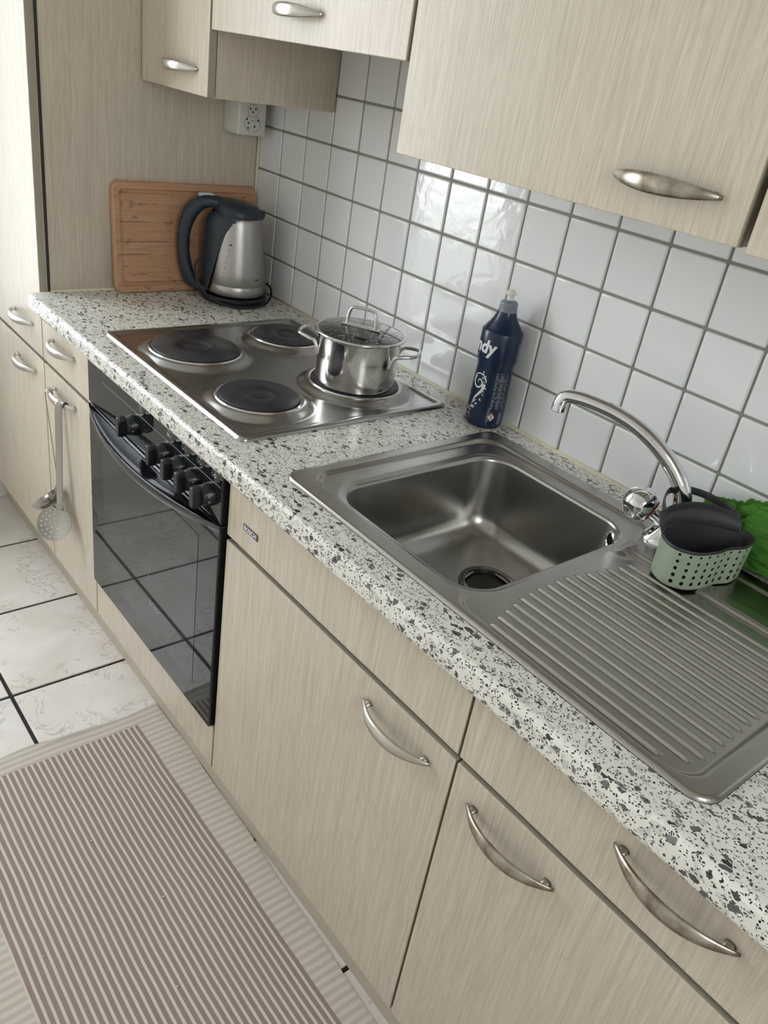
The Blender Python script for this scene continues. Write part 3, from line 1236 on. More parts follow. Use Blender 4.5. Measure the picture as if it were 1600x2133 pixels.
# knobs
for n_, kx in enumerate((.430, .565, .627, .680, .740)):
    Mk = Matrix(((1, 0, 0), (0, 0, -1), (0, 1, 0)))
    bm = bmesh.new()
    lathe(bm, [(.0215, 0), (.0215, .006), (.0200, .0085), (.0185, .020), (.0170, .0215), (.0005, .0215)], (kx, YO, .7590), 28, Mk)
    kn = mk('knob', bm, 'black_plastic', cp, 40)
    bm = bmesh.new()
    M_ = Matrix.Translation((kx, YO - .0205, .7590)) @ Mk.to_4x4() @ Matrix.Scale(1.14, 4)
    tilt = [0, 0, 0, 0, 0][n_]
    prof_ = [(-.0070, -.0120), (-.0045, -.0185), (.0045, -.0185), (.0070, -.0120), (.0070, .0120), (.0045, .0185), (-.0045, .0185), (-.0070, .0120)]
    lo = [[M_ @ Vector((a * s_, c * s_, z_)) for a, c in prof_] for z_, s_ in ((0, 1.0), (.010, .97), (.0145, .88))]
    loft(bm, lo, True, True, True)
    bmesh.ops.bevel(bm, geom=list(bm.edges), offset=.0008, segments=1, affect='EDGES')
    mk('knob_grip', bm, 'black_plastic', kn, 30)
    for dz in ((.004, -.006) if n_ in (0, 4) else (.003,)):
        box('knob_mark', kx + .0175, kx + .0192, YO - .0135, YO - .0095, .7590 + dz, .7590 + dz + .003, 'print_grey', kn)
# printed hotplate symbols: four small rings, one bold
def ring(bm, cx, cz, r, wd):
    n = 20
    A, B_ = [], []
    for i in range(n):
        a = 2 * math.pi * i / n
        A.append((cx + (r - wd) * math.cos(a), YO - .0004, cz + (r - wd) * math.sin(a)))
        B_.append((cx + r * math.cos(a), YO - .0004, cz + r * math.sin(a)))
    va_ = [bm.verts.new(p) for p in A]
    vb_ = [bm.verts.new(p) for p in B_]
    for i in range(n):
        j = (i + 1) % n
        bm.faces.new((va_[i], va_[j], vb_[j], vb_[i]))


for n_, kx in enumerate((.5800, .6385, .6965, .7500)):
    bm = bmesh.new()
    for k, (a, c) in enumerate(((-1, -1), (-1, 1), (1, 1), (1, -1))):
        bold = (k == n_)
        ring(bm, kx + a * .0042, .8065 + c * .0052, .0037, .0013 if bold else .0005)
    mk('hotplate_symbol', bm, 'print_white', cp, 0)
bm = bmesh.new()
for (a, c, e1, e2) in ((-.006, -.0052, -.009, .009), (.0052, .006, -.009, .009), (-.006, .006, -.009, -.0082), (-.006, .006, .0082, .009), (-.0012, .0012, -.004, .006)):
    bx(bm, .4555 + a, .4555 + c, YO - .0005, YO, .8065 + e1, .8065 + e2)
mk('thermostat_symbol', bm, 'print_grey', cp, 0)

# ------------------------------------------------------------------ chopping board
cb = thing('chopping_board', 'reddish wooden chopping board leaning on the tall cabinet side', 'chopping board', (-.085, -.2, ZC))
bl, bh, bt = .388, .258, .018
lean = math.atan2(.022, .255)
Mb = Matrix.Translation((-.0690, -.2005, ZC + .0012)) @ Matrix.Rotation(-lean, 4, 'Y')


def bp(u, h, t_):      # u along y, h up, t_ thickness towards the room (+x at 0)
    return Mb @ Vector((-bt + t_, u, h))


def rr2(u0, u1, h0, h1, r, t_, n=6):
    return [bp(p.x, p.y, t_) for p in rrect(u0, u1, h0, h1, r, 0, n)]


bm = bmesh.new()
U0, U1 = -bl / 2, bl / 2
LL = [rr2(U0 + .002, U1 - .002, .002, bh - .002, .016, 0), rr2(U0, U1, 0, bh, .018, .002), rr2(U0, U1, 0, bh, .018, bt - .003), rr2(U0 + .003, U1 - .003, .003, bh - .003, .016, bt),
      rr2(U0 + .016, U1 - .016, .016, bh - .016, .010, bt), rr2(U0 + .019, U1 - .019, .019, bh - .019, .009, bt - .004), rr2(U0 + .024, U1 - .024, .024, bh - .024, .008, bt - .004), rr2(U0 + .027, U1 - .027, .027, bh - .027, .007, bt)]
loft(bm, LL, True, True, True)
mk('board', bm, 'board_wood', cb, 40)
for h_, a0, a1 in ((.168, -.19, -.105), (.122, -.19, -.05), (.092, -.188, -.10)):
    bm = bmesh.new()
    pts = [bp(a0 + (a1 - a0) * i / 10, h_ + .0006 * math.sin(i * 2.1), bt + .0002) for i in range(11)]
    sweep(bm, pts, [(.0002, .0003 + .0004 * math.sin(math.pi * i / 10)) for i in range(11)], 6, up=(1, 0, 0))
    mk('crack', bm, 'hole_black', cb)

# ------------------------------------------------------------------ socket outlet
so = thing('power_outlet', 'off-white triple socket box under the narrow wall cabinet', 'outlet', (-.07, -.063, 1.29))
bm = bmesh.new()
SOX = -.0365
bx(bm, -.1095, SOX, -.1035, -.0255, 1.2535, 1.3365, .005, 3)
mk('outlet_box', bm, 'outlet_white', so, 40)
sc_ = (-.0645, 1.2955)     # y, z of the plate centre


def disc_sector(cy, cz, r, a0, a1, chord, name):
    bm = bmesh.new()
    n = 24
    pts = []
    for i in range(n + 1):
        a = R_(a0 + (a1 - a0) * i / n)
        pts.append((cy + r * math.cos(a), cz + r * math.sin(a)))
    lo = [[(SOX - .001, y, z) for y, z in pts], [(SOX + .0006, y, z) for y, z in pts]]
    lo.append([(SOX + .0006, cy + (y - cy) * .88, cz + (z - cz) * .88) for y, z in pts])
    lo.append([(SOX - .0008, cy + (y - cy) * .82, cz + (z - cz) * .82) for y, z in pts])
    loft(bm, lo, True, False, True)
    return mk(name, bm, 'socket_face', so, 40)


for (cy, cz, r, a0, a1, hs) in ((-.0645, 1.3095, .0150, 0, 340, ((-.007, .004), (.007, .004), (0, -.003))),
                                (-.0700, 1.2810, .0180, 100, 270, ((-.010, .009), (-.006, .001), (-.006, -.010))),
                                (-.0590, 1.2810, .0180, -90, 80, ((.010, .008), (.001, -.006)))):
    s_ = disc_sector(cy, cz, r, a0, a1, 0, 'socket')
    for (hy, hz) in hs:
        bm = bmesh.new()
        lathe(bm, [(.0023, 0), (.0023, .0006), (.0002, .0006)], (SOX, cy + hy, cz + hz), 10, Matrix(((0, 0, 1), (0, 1, 0), (-1, 0, 0))))
        mk('socket_hole', bm, 'hole_black', s_)
bm = bmesh.new()
lathe(bm, [(.0024, 0), (.0022, .001), (.0002, .001)], (SOX, -.0645, 1.2880), 12, Matrix(((0, 0, 1), (0, 1, 0), (-1, 0, 0))))
mk('screw', bm, 'print_grey', so)

# ------------------------------------------------------------------ kettle
RT = Vector((.470, .88266, 0))         # to the spout
FW = Vector((-.88266, .470, 0))      # away from the viewer
KC = Vector((.0135, -.1165, ZC))
ket = thing('electric_kettle', 'steel and dark blue-grey electric kettle in front of the chopping board', 'kettle', KC)


def kp(s_, f_, z_):
    return KC + RT * s_ + FW * f_ + Vector((0, 0, z_))


def ring_k(r, z, c=0.0, n=56, ry=None):
    return [kp(c + r * math.cos(2 * math.pi * i / n), (ry or r) * math.sin(2 * math.pi * i / n), z) for i in range(n)]


bm = bmesh.new()
loft(bm, [ring_k(.080, .0012), ring_k(.0835, .004), ring_k(.0840, .014), ring_k(.080, .0185), ring_k(.066, .0190)], True, True, True)
mk('power_base', bm, 'black_plastic', ket, 40)
bm = bmesh.new()
prf = [(.0655, .0205, .002), (.0725, .0225, .002), (.0745, .030, .002), (.0745, .045, .002), (.0735, .0465, .002), (.0735, .0475, .002), (.0742, .049, .002), (.0725, .080, .002), (.0690, .120, .001), (.0645, .160, 0), (.0600, .195, 0), (.0575, .208, 0), (.0540, .213, 0)]
loft(bm, [ring_k(r, z, c) for r, z, c in prf], True, True, True)
mk('kettle_body', bm, 'steel_kettle', ket, 50)
# plastic spine wrapping the handle side
def half_angle(z):
    z_s = [0.020, .045, .10, .14, .175, .195, .207, .214]
    a_s = [24, 34, 44, 52, 62, 76, 100, 150]
    return float(np.interp(z, z_s, a_s))


bm = bmesh.new()
rows = []
for z in np.linspace(.024, .214, 28):
    rr = float(np.interp(z, [p[1] for p in prf], [p[0] for p in prf]))
    cc = float(np.interp(z, [p[1] for p in prf], [p[2] for p in prf]))
    ha_ = R_(half_angle(z))
    bul = .016 * float(np.interp(z, [.02, .05, .19, .214], [.25, .7, 1.0, .6]))
    row = []
    for i in range(29):
        q = -1 + 2 * i / 28
        a = math.pi + q * ha_
        wv = math.cos(q * math.pi / 2) ** .8
        ext = .0016 * min(1, (1 - abs(q)) * 8) + bul * max(0, math.cos(min(abs(q) * ha_ / R_(62), 1) * math.pi / 2)) ** 1.2
        row.append(kp(cc + (rr + ext) * math.cos(a), (rr + ext * .5) * math.sin(a), float(z)))
    rows.append(row)
loft(bm, rows, False)
mk('handle_spine', bm, 'kettle_plastic', ket, 60)
# top housing with lid, sloping to the spout
bm = bmesh.new()
lo = []
for (r, z, sl, c) in ((.0590, .2080, 0, 0), (.0600, .2130, .02, 0), (.0590, .2220, .05, -.001), (.0540, .2310, .07, -.003), (.0420, .2385, .08, -.006), (.0220, .2425, .09, -.009), (.0010, .2440, .09, -.010)):
    L = ring_k(r, 0, c)
    L = [Vector((p.x, p.y, ZC + z - ((p - KC).dot(RT)) * sl)) for p in L]
    lo.append(L)
loft(bm, lo, True, True, True)
top = mk('kettle_top', bm, 'kettle_plastic', ket, 60)
bm = bmesh.new()       # spout lip
lo = []
for s_, wd, z0, z1 in ((.030, .034, .196, .228), (.048, .026, .197, .2275), (.0590, .016, .203, .2265), (.0640, .008, .211, .2255)):
    lo.append([kp(s_, wd * math.cos(R_(a)), (z0 + z1) / 2 + (z1 - z0) / 2 * math.sin(R_(a))) for a in range(0, 360, 20)])
loft(bm, lo, True, True, True)
mk('spout_lip', bm, 'kettle_plastic', top, 60)
bm = bmesh.new()       # lid insert
lo = []
for (r, dz) in ((.030, .0), (.029, .0035), (.024, .005), (.002, .0055)):
    L = ring_k(r, 0, .018)
    lo.append([Vector((p.x, p.y, ZC + .2350 + dz - ((p - KC).dot(RT) - .018) * .20)) for p in L])
loft(bm, lo, True, True, True)
mk('lid', bm, 'black_plastic', top, 50)
# handle loop
hp_ = spline([(-.030, .226, .022, .016), (-.062, .2345, .022, .0145), (-.090, .2290, .0215, .0165), (-.1135, .2060, .021, .0180), (-.1275, .1700, .021, .0165), (-.1310, .1250, .0205, .0155), (-.1255, .0800, .020, .0155), (-.1120, .0440, .019, .0155), (-.0900, .0260, .018, .0120), (-.0640, .0240, .018, .0080)], 5)
bm = bmesh.new()
sweep(bm, [kp(a, 0, c) for a, c, _, _ in hp_], [(u, v) for _, _, u, v in hp_], 18, up=tuple(FW), power=.8)
mk('kettle_handle', bm, 'kettle_plastic', ket, 70)
bm = bmesh.new()
sweep(bm, [kp(-.098, 0, .2455), kp(-.086, 0, .2480), kp(-.066, 0, .2500), kp(-.060, 0, .2485)], [(.009, .0045), (.009, .0045), (.009, .003), (.008, .001)], 12, up=tuple(FW), power=.6)
mk('switch', bm, 'switch_grey', ket, 50)
for z_, s0, wd in ((.146, -.0385, .007), (.134, -.0405, .0035), (.118, -.0440, .0035), (.105, -.0465, .0035), (.092, -.0480, .0035), (.080, -.0500, .003), (.068, -.052, .003)):
    rr = float(np.interp(z_, [p[1] for p in prf], [p[0] for p in prf])) + .0004
    s1 = s0 + .0175
    a = math.acos(max(-1, min(1, (s1 - .001) / rr)))
    bm = bmesh.new()
    rws = []
    for zz in (z_, z_ + (.004 if wd > .005 else .0018)):
        rws.append([kp(.001 + rr * math.cos(a - (i / 3) * wd / rr), -rr * math.sin(a - (i / 3) * wd / rr), zz) for i in range(4)])
    loft(bm, rws, False)
    mk('level_mark', bm, 'print_dark', ket, 0)
bm = bmesh.new()
rr = .0743
rws = []
for zz in (.0655, .0690):
    rws.append([kp(.0015 + rr * math.cos(R_(52) - i * .024), -rr * math.sin(R_(52) - i * .024), zz) for i in range(8)])
loft(bm, rws, False)
mk('maker_mark', bm, 'print_dark', ket, 0)
# power cord
cpts = [(-.082, -.052, .108), (-.098, -.056, .098), (-.1005, -.058, .078), (-.092, -.062, .052), (-.074, -.070, .028), (-.045, -.083, .0130), (-.005, -.093, .0050), (.040, -.083, .0050), (.075, -.055, .0080), (.0920, -.020, .020), (.0930, .010, .034), (.0840, .040, .038)]
bm = bmesh.new()
cpp = spline(cpts, 6)
sweep(bm, [kp(*p) for p in cpp], .0031, 10)
mk('power_cord', bm, 'cord_rubber', ket, 180)

# ------------------------------------------------------------------ washing-up bottle
QC = Vector((.8635, -.0425, ZC + .0008))
bo = thing('detergent_bottle', 'dark blue washing-up liquid bottle with white spout cap', 'bottle', QC)
bp_ = [(.020, 0), (.033, .0004), (.0360, .004), (.0368, .012), (.0366, .060), (.0352, .100), (.0345, .116), (.0352, .124), (.0378, .131), (.0388, .140), (.0393, .165), (.0392, .1845), (.0384, .1870), (.0372, .1885), (.0360, .1895), (.0325, .1950), (.0275, .2015), (.0230, .2090), (.0195, .2165), (.0172, .2235), (.0160, .2300)]


def brad(z):
    return float(np.interp(z, [p[1] for p in bp_], [p[0] for p in bp_]))


bm = bmesh.new()
lathe(bm, bp_, QC, 64)
mk('bottle_body', bm, 'bottle_blue', bo, 30)
bm = bmesh.new()
lathe(bm, [(.0172, .2225), (.0178, .2250), (.0166, .2280), (.0174, .2310), (.0160, .2335), (.0168, .2370), (.0156, .2405), (.0110, .2435), (.0060, .2440)], QC, 40)
mk('screw_cap', bm, 'cap_grey', bo, 40)
bm = bmesh.new()
lathe(bm, [(.0062, .2430), (.0064, .2520), (.0068, .2530), (.0105, .2545), (.0108, .2560), (.0070, .2600), (.0040, .2635), (.0005, .2642)], QC, 28)
mk('spout_cap', bm, 'cap_white', bo, 40)
VIEW = math.atan2(CAM[1] - QC.y, CAM[0] - QC.x)     # azimuth facing the viewer


def wrap_mesh(me, a0, z0, off=.0006, flip=1):
    """wrap a flat mesh (x,y) round the bottle: x runs to the right as seen from outside"""
    for v in me.vertices:
        z = z0 + v.co.y
        r = brad(z) + off
        a = a0 + v.co.x / max(r, .02)
        v.co = Vector((QC.x + r * math.cos(a), QC.y + r * math.sin(a), QC.z + z))


def subdiv(me, cuts):
    bm = bmesh.new()
    bm.from_mesh(me)
    bmesh.ops.triangulate(bm, faces=bm.faces)
    bmesh.ops.subdivide_edges(bm, edges=bm.edges, cuts=cuts)
    bm.to_mesh(me)
    bm.free()


def wrap_text(name, body, size, a0, z0, mat, align='CENTER', bold=0.0, shear=0, off=.0006):
    me = text_mesh(body, size, align, 0, bold)
    if shear:
        me.transform(Matrix(((1, shear, 0, 0), (0, 1, 0, 0), (0, 0, 1, 0), (0, 0, 0, 1))))
    subdiv(me, 1)
    wrap_mesh(me, a0, z0, off)
    return link(name, me, mat, bo, 0)


def wrap_polys(name, polys, a0, z0, mat, off=.0005, parent=None):
    bm = bmesh.new()
    for P in polys:
        vs = [bm.verts.new((p[0], p[1], 0)) for p in P]
        bm.faces.new(vs)
    bmesh.ops.triangulate(bm, faces=bm.faces)
    bmesh.ops.subdivide_edges(bm, edges=bm.edges, cuts=1)
    me = bpy.data.meshes.new(name)
    bm.to_mesh(me)
    bm.free()
    wrap_mesh(me, a0, z0, off)
    return link(name, me, mat, parent or bo, 0)


wrap_text('brand_lettering', 'Handy', .034, VIEW - R_(71), .158, 'print_white', 'CENTER', .0012, .12)
wrap_polys('brand_underline', [[(-.024, -.0012), (.010, -.0006), (.010, .0010), (-.024, .0012)]], VIEW - R_(76), .1405, 'print_white')


def stroke(P, wd):
    """flat stroke polygons along 2-D points with half widths"""
    out = []
    for i in range(len(P) - 1):
        (x0, y0), (x1, y1) = P[i], P[i + 1]
        d_ = Vector((x1 - x0, y1 - y0))
        if d_.length < 1e-6:
            continue
        d_.normalize()
        n_ = Vector((-d_.y, d_.x))
        w0 = wd[i] if isinstance(wd, list) else wd
        w1 = wd[i + 1] if isinstance(wd, list) else wd
        out.append([(x0 - n_.x * w0, y0 - n_.y * w0), (x1 - n_.x * w1, y1 - n_.y * w1), (x1 + n_.x * w1, y1 + n_.y * w1), (x0 + n_.x * w0, y0 + n_.y * w0)])
    return out


def blob(x, y, rx, ry, rot=0, n=10):
    c, s_ = math.cos(rot), math.sin(rot)
    return [(x + c * rx * math.cos(2 * math.pi * i / n) - s_ * ry * math.sin(2 * math.pi * i / n), y + s_ * rx * math.cos(2 * math.pi * i / n) + c * ry * math.sin(2 * math.pi * i / n)) for i in range(n)]


polys = []
sp = []
for i in range(26):
    a = R_(200 - i * 17)
    r = .0018 + .00036 * i
    sp.append((r * math.cos(a), .018 + r * math.sin(a) * 1.15))
polys += stroke(sp, [.0006 + .00005 * i for i in range(26)])
tail = spline([(.0095, .017), (.0090, .008), (.004, -.001), (-.002, -.010), (-.004, -.017), (-.0055, -.022)], 4)
polys += stroke(tail, [.0028 - .00011 * i for i in range(len(tail))])
arc = [(.012 * math.cos(R_(a)), .019 + .0135 * math.sin(R_(a))) for a in range(150, 5, -12)]
polys += stroke(arc, .0009)
rg = random.Random(5)
for i in range(30):
    a = rg.uniform(-1.9, 1.3)
    rr = rg.uniform(.011, .016)
    x_, y_ = rr * math.cos(a) * .9, .008 + rr * math.sin(a) * 1.9
    polys.append(blob(x_, y_, rg.uniform(.0006, .0024), rg.uniform(.0005, .0010), rg.uniform(0, 3.1), 8))
for i in range(7):
    a = R_(55 + i * 15)
    polys += stroke([(-.003 + .002 * math.cos(a), -.030 + .002 * math.sin(a)), (-.003 + .008 * math.cos(a), -.030 + .007 * math.sin(a))], [.0010, .0003])
for i in range(6):
    polys.append(blob(-.012 + rg.uniform(-.004, .008), -.034 + rg.uniform(-.006, .004), .0026, .0009, rg.uniform(-.5, .9), 8))
polys = [[(x * 1.25, y * 1.15) for x, y in P] for P in polys]
wrap_polys('splash_print', polys, VIEW - R_(40), .068, 'print_white')
wrap_polys('slogan_print', stroke([(-.006, .012), (-.003, .02)], .0009) + stroke([(-.004, .000), (-.001, .006)], .0009) + [[(-.006, -.008), (.002, -.010), (.002, -.0055), (-.006, -.0035)]], VIEW - R_(70), .066, 'print_grey')
wrap_polys('volume_print', [[(-.004, .001), (.004, .001), (.004, .0022), (-.004, .0022)], [(-.004, -.002), (.005, -.002), (.005, -.0012), (-.004, -.0012)], [(-.003, .0035), (.002, .0035), (.002, .006), (-.003, .006)]], VIEW - R_(52), .0175, 'print_grey')
# rear label lines
lines = []
yy = .112
k = 0
while yy > .042:
    x0 = -.013 + (.0045 if 93 <= int(yy * 1000) <= 99 or 61 <= int(yy * 1000) <= 66 else 0)
    x1 = .016 - rg.uniform(0, .004 if k % 5 else .010)
    hgt = .00062 if k % 6 else .0009
    lines.append([(x0, yy), (x1, yy), (x1, yy + hgt), (x0, yy + hgt)])
    yy -= .00165 if k % 9 else .0030
    k += 1
for i in range(12):
    y_ = .034 - i * .0021
    lines.append([(.008, y_), (.018, y_), (.018, y_ + .0009), (.008, y_ + .0009)])
wrap_polys('small_print', lines, VIEW + R_(32), 0, 'print_grey')
box_lines = [(-.0145, .044), (-.0145, .0100), (-.0135, .0088), (.018, .0088)]
wrap_polys('label_frame', stroke(box_lines, .0003), VIEW + R_(32), 0, 'print_grey')
ci = blob(-.0105, .0965, .0022, .0022, 0, 16)
wrap_polys('info_symbol', stroke(ci + [ci[0]], .0003), VIEW + R_(32), 0, 'print_grey')
wrap_polys('care_symbol', stroke([(-.0135, .0605), (-.0080, .0605), (-.0080, .0655), (-.0135, .0655), (-.0135, .0605)], .0003), VIEW + R_(32), 0, 'print_grey')
for i in range(14):
    y_ = -.014 + i * .0022
    lines_ = [[(-.004, y_), (.006, y_), (.006, y_ + .0011), (-.004, y_ + .0011)]]
    if i == 0:
        acc = []
    acc += lines_
wrap_polys('upper_small_print', acc, VIEW + R_(68), .155, 'print_grey')
hz = wrap_polys('hazard_border', [[(0, -.0090), (.0078, 0), (0, .0090), (-.0078, 0)]], VIEW + R_(21), .0260, 'hazard_red', .0005)
hz2 = wrap_polys('hazard_sign', [[(0, -.0078), (.0067, 0), (0, .0078), (-.0067, 0)]], VIEW + R_(21), .0260, 'print_white', .0008)
wrap_text('hazard_mark', '!', .0125, VIEW + R_(21), .0255, 'print_dark', 'CENTER', .0004, 0, .0011)

# ------------------------------------------------------------------ sponge caddy on the tap
cad = thing('sponge_caddy', 'sage green perforated sponge caddy strapped to the tap', 'caddy', (1.408, -.145, ZC + .006))
zb_, zr_ = ZC + .0045, .9350
plan = [(1.373, -.206), (1.402, -.2205), (1.428, -.206), (1.4405, -.172), (1.4435, -.143), (1.4525, -.115), (1.447, -.083), (1.423, -.072), (1.392, -.098), (1.372, -.130), (1.362, -.172)]
pc = spline(plan, 8, True)
cxm = sum(p[0] for p in pc) / len(pc)
cym = sum(p[1] for p in pc) / len(pc)


def scl(s_, z, dz=None):
    return [Vector((cxm + (x - cxm) * s_, cym + (y - cym) * s_, z)) for x, y in pc]


ZL = [(.955, zb_), (.985, zb_ + .002), (.990, zb_ + .006)] + [(.990 + .035 * i / 8, zb_ + .006 + (zr_ - zb_ - .008) * i / 8) for i in range(1, 9)]
me = bpy.data.meshes.new('caddy_shell')
V, F, UV = [], [], []
n = len(pc)
arc_ = [0]
for i in range(n):
    p, q = pc[i], pc[(i + 1) % n]
    arc_.append(arc_[-1] + math.hypot(q[0] - p[0], q[1] - p[1]))
for s_, z in ZL:
    for p in scl(s_, z):
        V.append(p)
for a in range(len(ZL) - 1):
    for i in range(n):
        j = (i + 1) % n
        F.append((a * n + i, a * n + j, (a + 1) * n + j, (a + 1) * n + i))
        for (r_, k_) in ((a, i), (a, i + 1), (a + 1, i + 1), (a + 1, i)):
            UV.append(((arc_[k_] - .036) / .0150, (ZL[r_][1] - zb_ - .005) / .0112))
F.append(tuple(range(n))[::-1])
UV += [(-1, -1)] * n
me.from_pydata(V, [], F)
ul = me.uv_layers.new(name='UVMap')
for i, q in enumerate(UV):
    ul.data[i].uv = q
link('caddy_shell', me, 'caddy_green', cad, 50)
bm = bmesh.new()
loft(bm, [scl(.86, zb_ + .004), scl(.93, zb_ + .010), scl(.968, zr_ - .006), scl(1.005, zr_ - .0015), scl(1.035, zr_ - .001), scl(1.038, zr_ + .0008), scl(1.025, zr_ + .0022), scl(.985, zr_ + .0018), scl(.955, zr_ - .006), scl(.915, zb_ + .011), scl(.84, zb_ + .006)], True, True, True)
mk('caddy_liner', bm, 'caddy_grey', cad, 60)
# raised rear panel and strap round the tap
bm = bmesh.new()
lowc = spline([(1.3650, -.196, .934), (1.3610, -.165, .935), (1.3735, -.130, .935), (1.3945, -.100, .935), (1.4220, -.0755, .935)], 8)
midc = spline([(1.3560, -.190, .944), (1.3560, -.160, .952), (1.3690, -.125, .955), (1.3900, -.097, .954), (1.4170, -.0720, .947)], 8)
upc = spline([(1.3440, -.180, .9520), (1.3470, -.150, .9590), (1.3590, -.118, .9620), (1.3790, -.092, .9610), (1.4080, -.0670, .9560)], 8)
inn = [tuple(Vector(p) + Vector((-.003, .002, -.0035))) for p in upc]
in2 = [tuple(Vector(p) + Vector((-.003, .002, -.004))) for p in midc]
in3 = [tuple(Vector(p) + Vector((-.002, .002, -.004))) for p in lowc]
rows = [list(r) for r in zip(lowc, midc, upc, inn, in2, in3)]
loft(bm, rows, True, True, True)
sp_o = mk('rear_panel', bm, 'caddy_grey', cad, 60)
for k in range(4):
    f_ = .25 + k * .17
    pts = [Vector(m_) * (1 - f_) + Vector(u_) * f_ + Vector((.0012, -.0012, .0010)) for m_, u_ in list(zip(midc, upc))[4:-4]]
    bm = bmesh.new()
    sweep(bm, pts, [.0003 + .0006 * math.sin(math.pi * i / (len(pts) - 1)) for i in range(len(pts))], 6)
    mk('grip_rib', bm, 'caddy_grey', sp_o, 60)
bm = bmesh.new()
lp = spline([(1.3480, -.172, .9500), (1.3250, -.140, .9500), (1.3080, -.100, .9510), (1.3180, -.070, .9520), (1.3450, -.060, .9540), (1.3800, -.066, .9560), (1.4020, -.070, .9560)], 8)
sweep(bm, lp, [(.0060, .0016)] * len(lp), 10, up=(0, 0, 1), power=.6)
mk('strap', bm, 'caddy_grey', cad, 60)

# ------------------------------------------------------------------ green cloth
def cloth():
    from mathutils import noise as nz_
    bm = bmesh.new()
    bmesh.ops.create_icosphere(bm, subdivisions=6, radius=1)
    for v in bm.verts:
        p = v.co.copy()
        d_ = p.normalized()
        n1 = nz_.noise(Vector((d_.x * 1.7 + 3, d_.y * 1.7, d_.z * 1.7)))
        f2 = 1 - abs(nz_.noise(Vector((d_.x * 2.3 + 7.1, d_.y * 2.6 + 2, d_.z * 3.4))))
        f3 = 1 - abs(nz_.noise(Vector((d_.x * 4 + 1.1, d_.y * 4 + 8, d_.z * 4))))
        r = .84 + .22 * n1 + .30 * (f2 ** 3 - .5) + .05 * (f3 ** 2 - .5)
        q = d_ * r
        ex = math.copysign(abs(q.x) ** .75, q.x)
        X_ = ex * .140
        Y_ = q.y * .030
        Z_ = math.copysign(abs(q.z) ** .85, q.z) * .062
        P = Vector((1.455 + X_, -.040 + Y_ - .02 * max(0, ex - .1), .919 + Z_ + .008 * math.sin(q.x * 4.0 + .6)))
        cr = nz_.noise(Vector((P.x * 34 + 3, P.y * 30, P.z * 30 + 1)))
        c2 = nz_.noise(Vector((P.x * 60, P.y * 60 + 5, P.z * 52)))
        dn = -.0085 * math.exp(-(cr / .085) ** 2) - .0035 * math.exp(-(c2 / .10) ** 2)
        P += Vector((d_.x * .3, d_.y, d_.z)).normalized() * dn
        P.z = max(P.z, ZC + .0075)
        P.y = min(P.y, -.0035)
        v.co = P
    # flap thrown over the back of the caddy
    return bm


cl_ = mk('cleaning_cloth', cloth(), 'microfibre', None, 180)
tag(cl_, 'crumpled bright green microfibre cloth behind the sponge caddy', 'cloth')

# ------------------------------------------------------------------ ladle and skimmer on the lower handle
def hook_strip(bm, top, low, wdir, wd, th_, hook_out):
    """flat utensil handle with the end bent over the cabinet handle"""
    top = Vector(top)
    low = Vector(low)
    pts = [low + (top - low) * (i / 8) for i in range(9)]
    ho = Vector(hook_out)
    for a in (30, 60, 90, 120, 150, 180, 205):
        pts.append(top + ho * (.0085 * (1 - math.cos(R_(a)))) + Vector((0, 0, .0105 * math.sin(R_(a)))))
    rr = [(wd * (.88 + .12 * i / 8), th_) for i in range(9)] + [(wd, th_)] * 7
    sweep(bm, pts, rr, 12, up=wdir, power=.5)


skm = thing('skimmer', 'perforated steel skimmer hanging from the narrow cabinet handle', 'skimmer', (.055, -.60, .655))
WD = Vector((.74, .67, 0)).normalized()
bm = bmesh.new()
top_s = Vector((.0640, -.5935, .6520))
low_s = Vector((.0640, -.6020, .3790))
hook_strip(bm, top_s, low_s, tuple(WD), .0092, .0011, tuple(Vector((-.10, 1, 0)).normalized()))
mk('skimmer_handle', bm, 'steel_utensil', skm, 60)
# bowl: shallow perforated dish facing the viewer
nrm = Vector((.60, -.62, .50)).normalized()
cz_ = Vector((.0460, -.6125, .3300))
ux = Vector((0, 0, 1)).cross(nrm).normalized()
uy = nrm.cross(ux)


def holes_disc():
    bm = bmesh.new()
    nr, na, R0 = 22, 96, .0440
    V_ = {}
    hs = [(0, 0)] + [(.013, 60 * k) for k in range(6)] + [(.0245, 30 * k + 15) for k in range(12)] + [(.0345, 20 * k) for k in range(18)]
    hc = [(r * math.cos(R_(a)), r * math.sin(R_(a))) for r, a in hs]
    step = R0 / 44
    g = {}
    nlim = 45
    for i in range(-nlim, nlim + 1):
        for j in range(-nlim, nlim + 1):
            x_, y_ = i * step, j * step
            rr_ = math.hypot(x_, y_)
            if rr_ > R0 + step * 1.2:
                continue
            if rr_ > R0:
                x_, y_ = x_ * R0 / rr_, y_ * R0 / rr_
                rr_ = R0
            inh = False
            for hx, hy in hc:
                d_ = math.hypot(x_ - hx, y_ - hy)
                if d_ < .0023:
                    if d_ < .0012:
                        inh = True
                    elif d_ > 1e-6:
                        x_, y_ = hx + (x_ - hx) * .0023 / d_, hy + (y_ - hy) * .0023 / d_
                    break
            if inh:
                continue
            dz = -.0075 * (1 - (rr_ / R0) ** 2)
            g[(i, j)] = bm.verts.new(cz_ + ux * x_ + uy * y_ + nrm * dz)
    for (i, j) in list(g):
        q = [(i, j), (i + 1, j), (i + 1, j + 1), (i, j + 1)]
        if all(k in g for k in q):
            try:
                bm.faces.new([g[k] for k in q])
            except ValueError:
                pass
        else:
            q3 = [k for k in q if k in g]
            if len(q3) == 3:
                try:
                    bm.faces.new([g[k] for k in q3])
                except ValueError:
                    pass
    loose = [v for v in bm.verts if not v.link_faces]
    bmesh.ops.delete(bm, geom=loose, context='VERTS')
    return bm


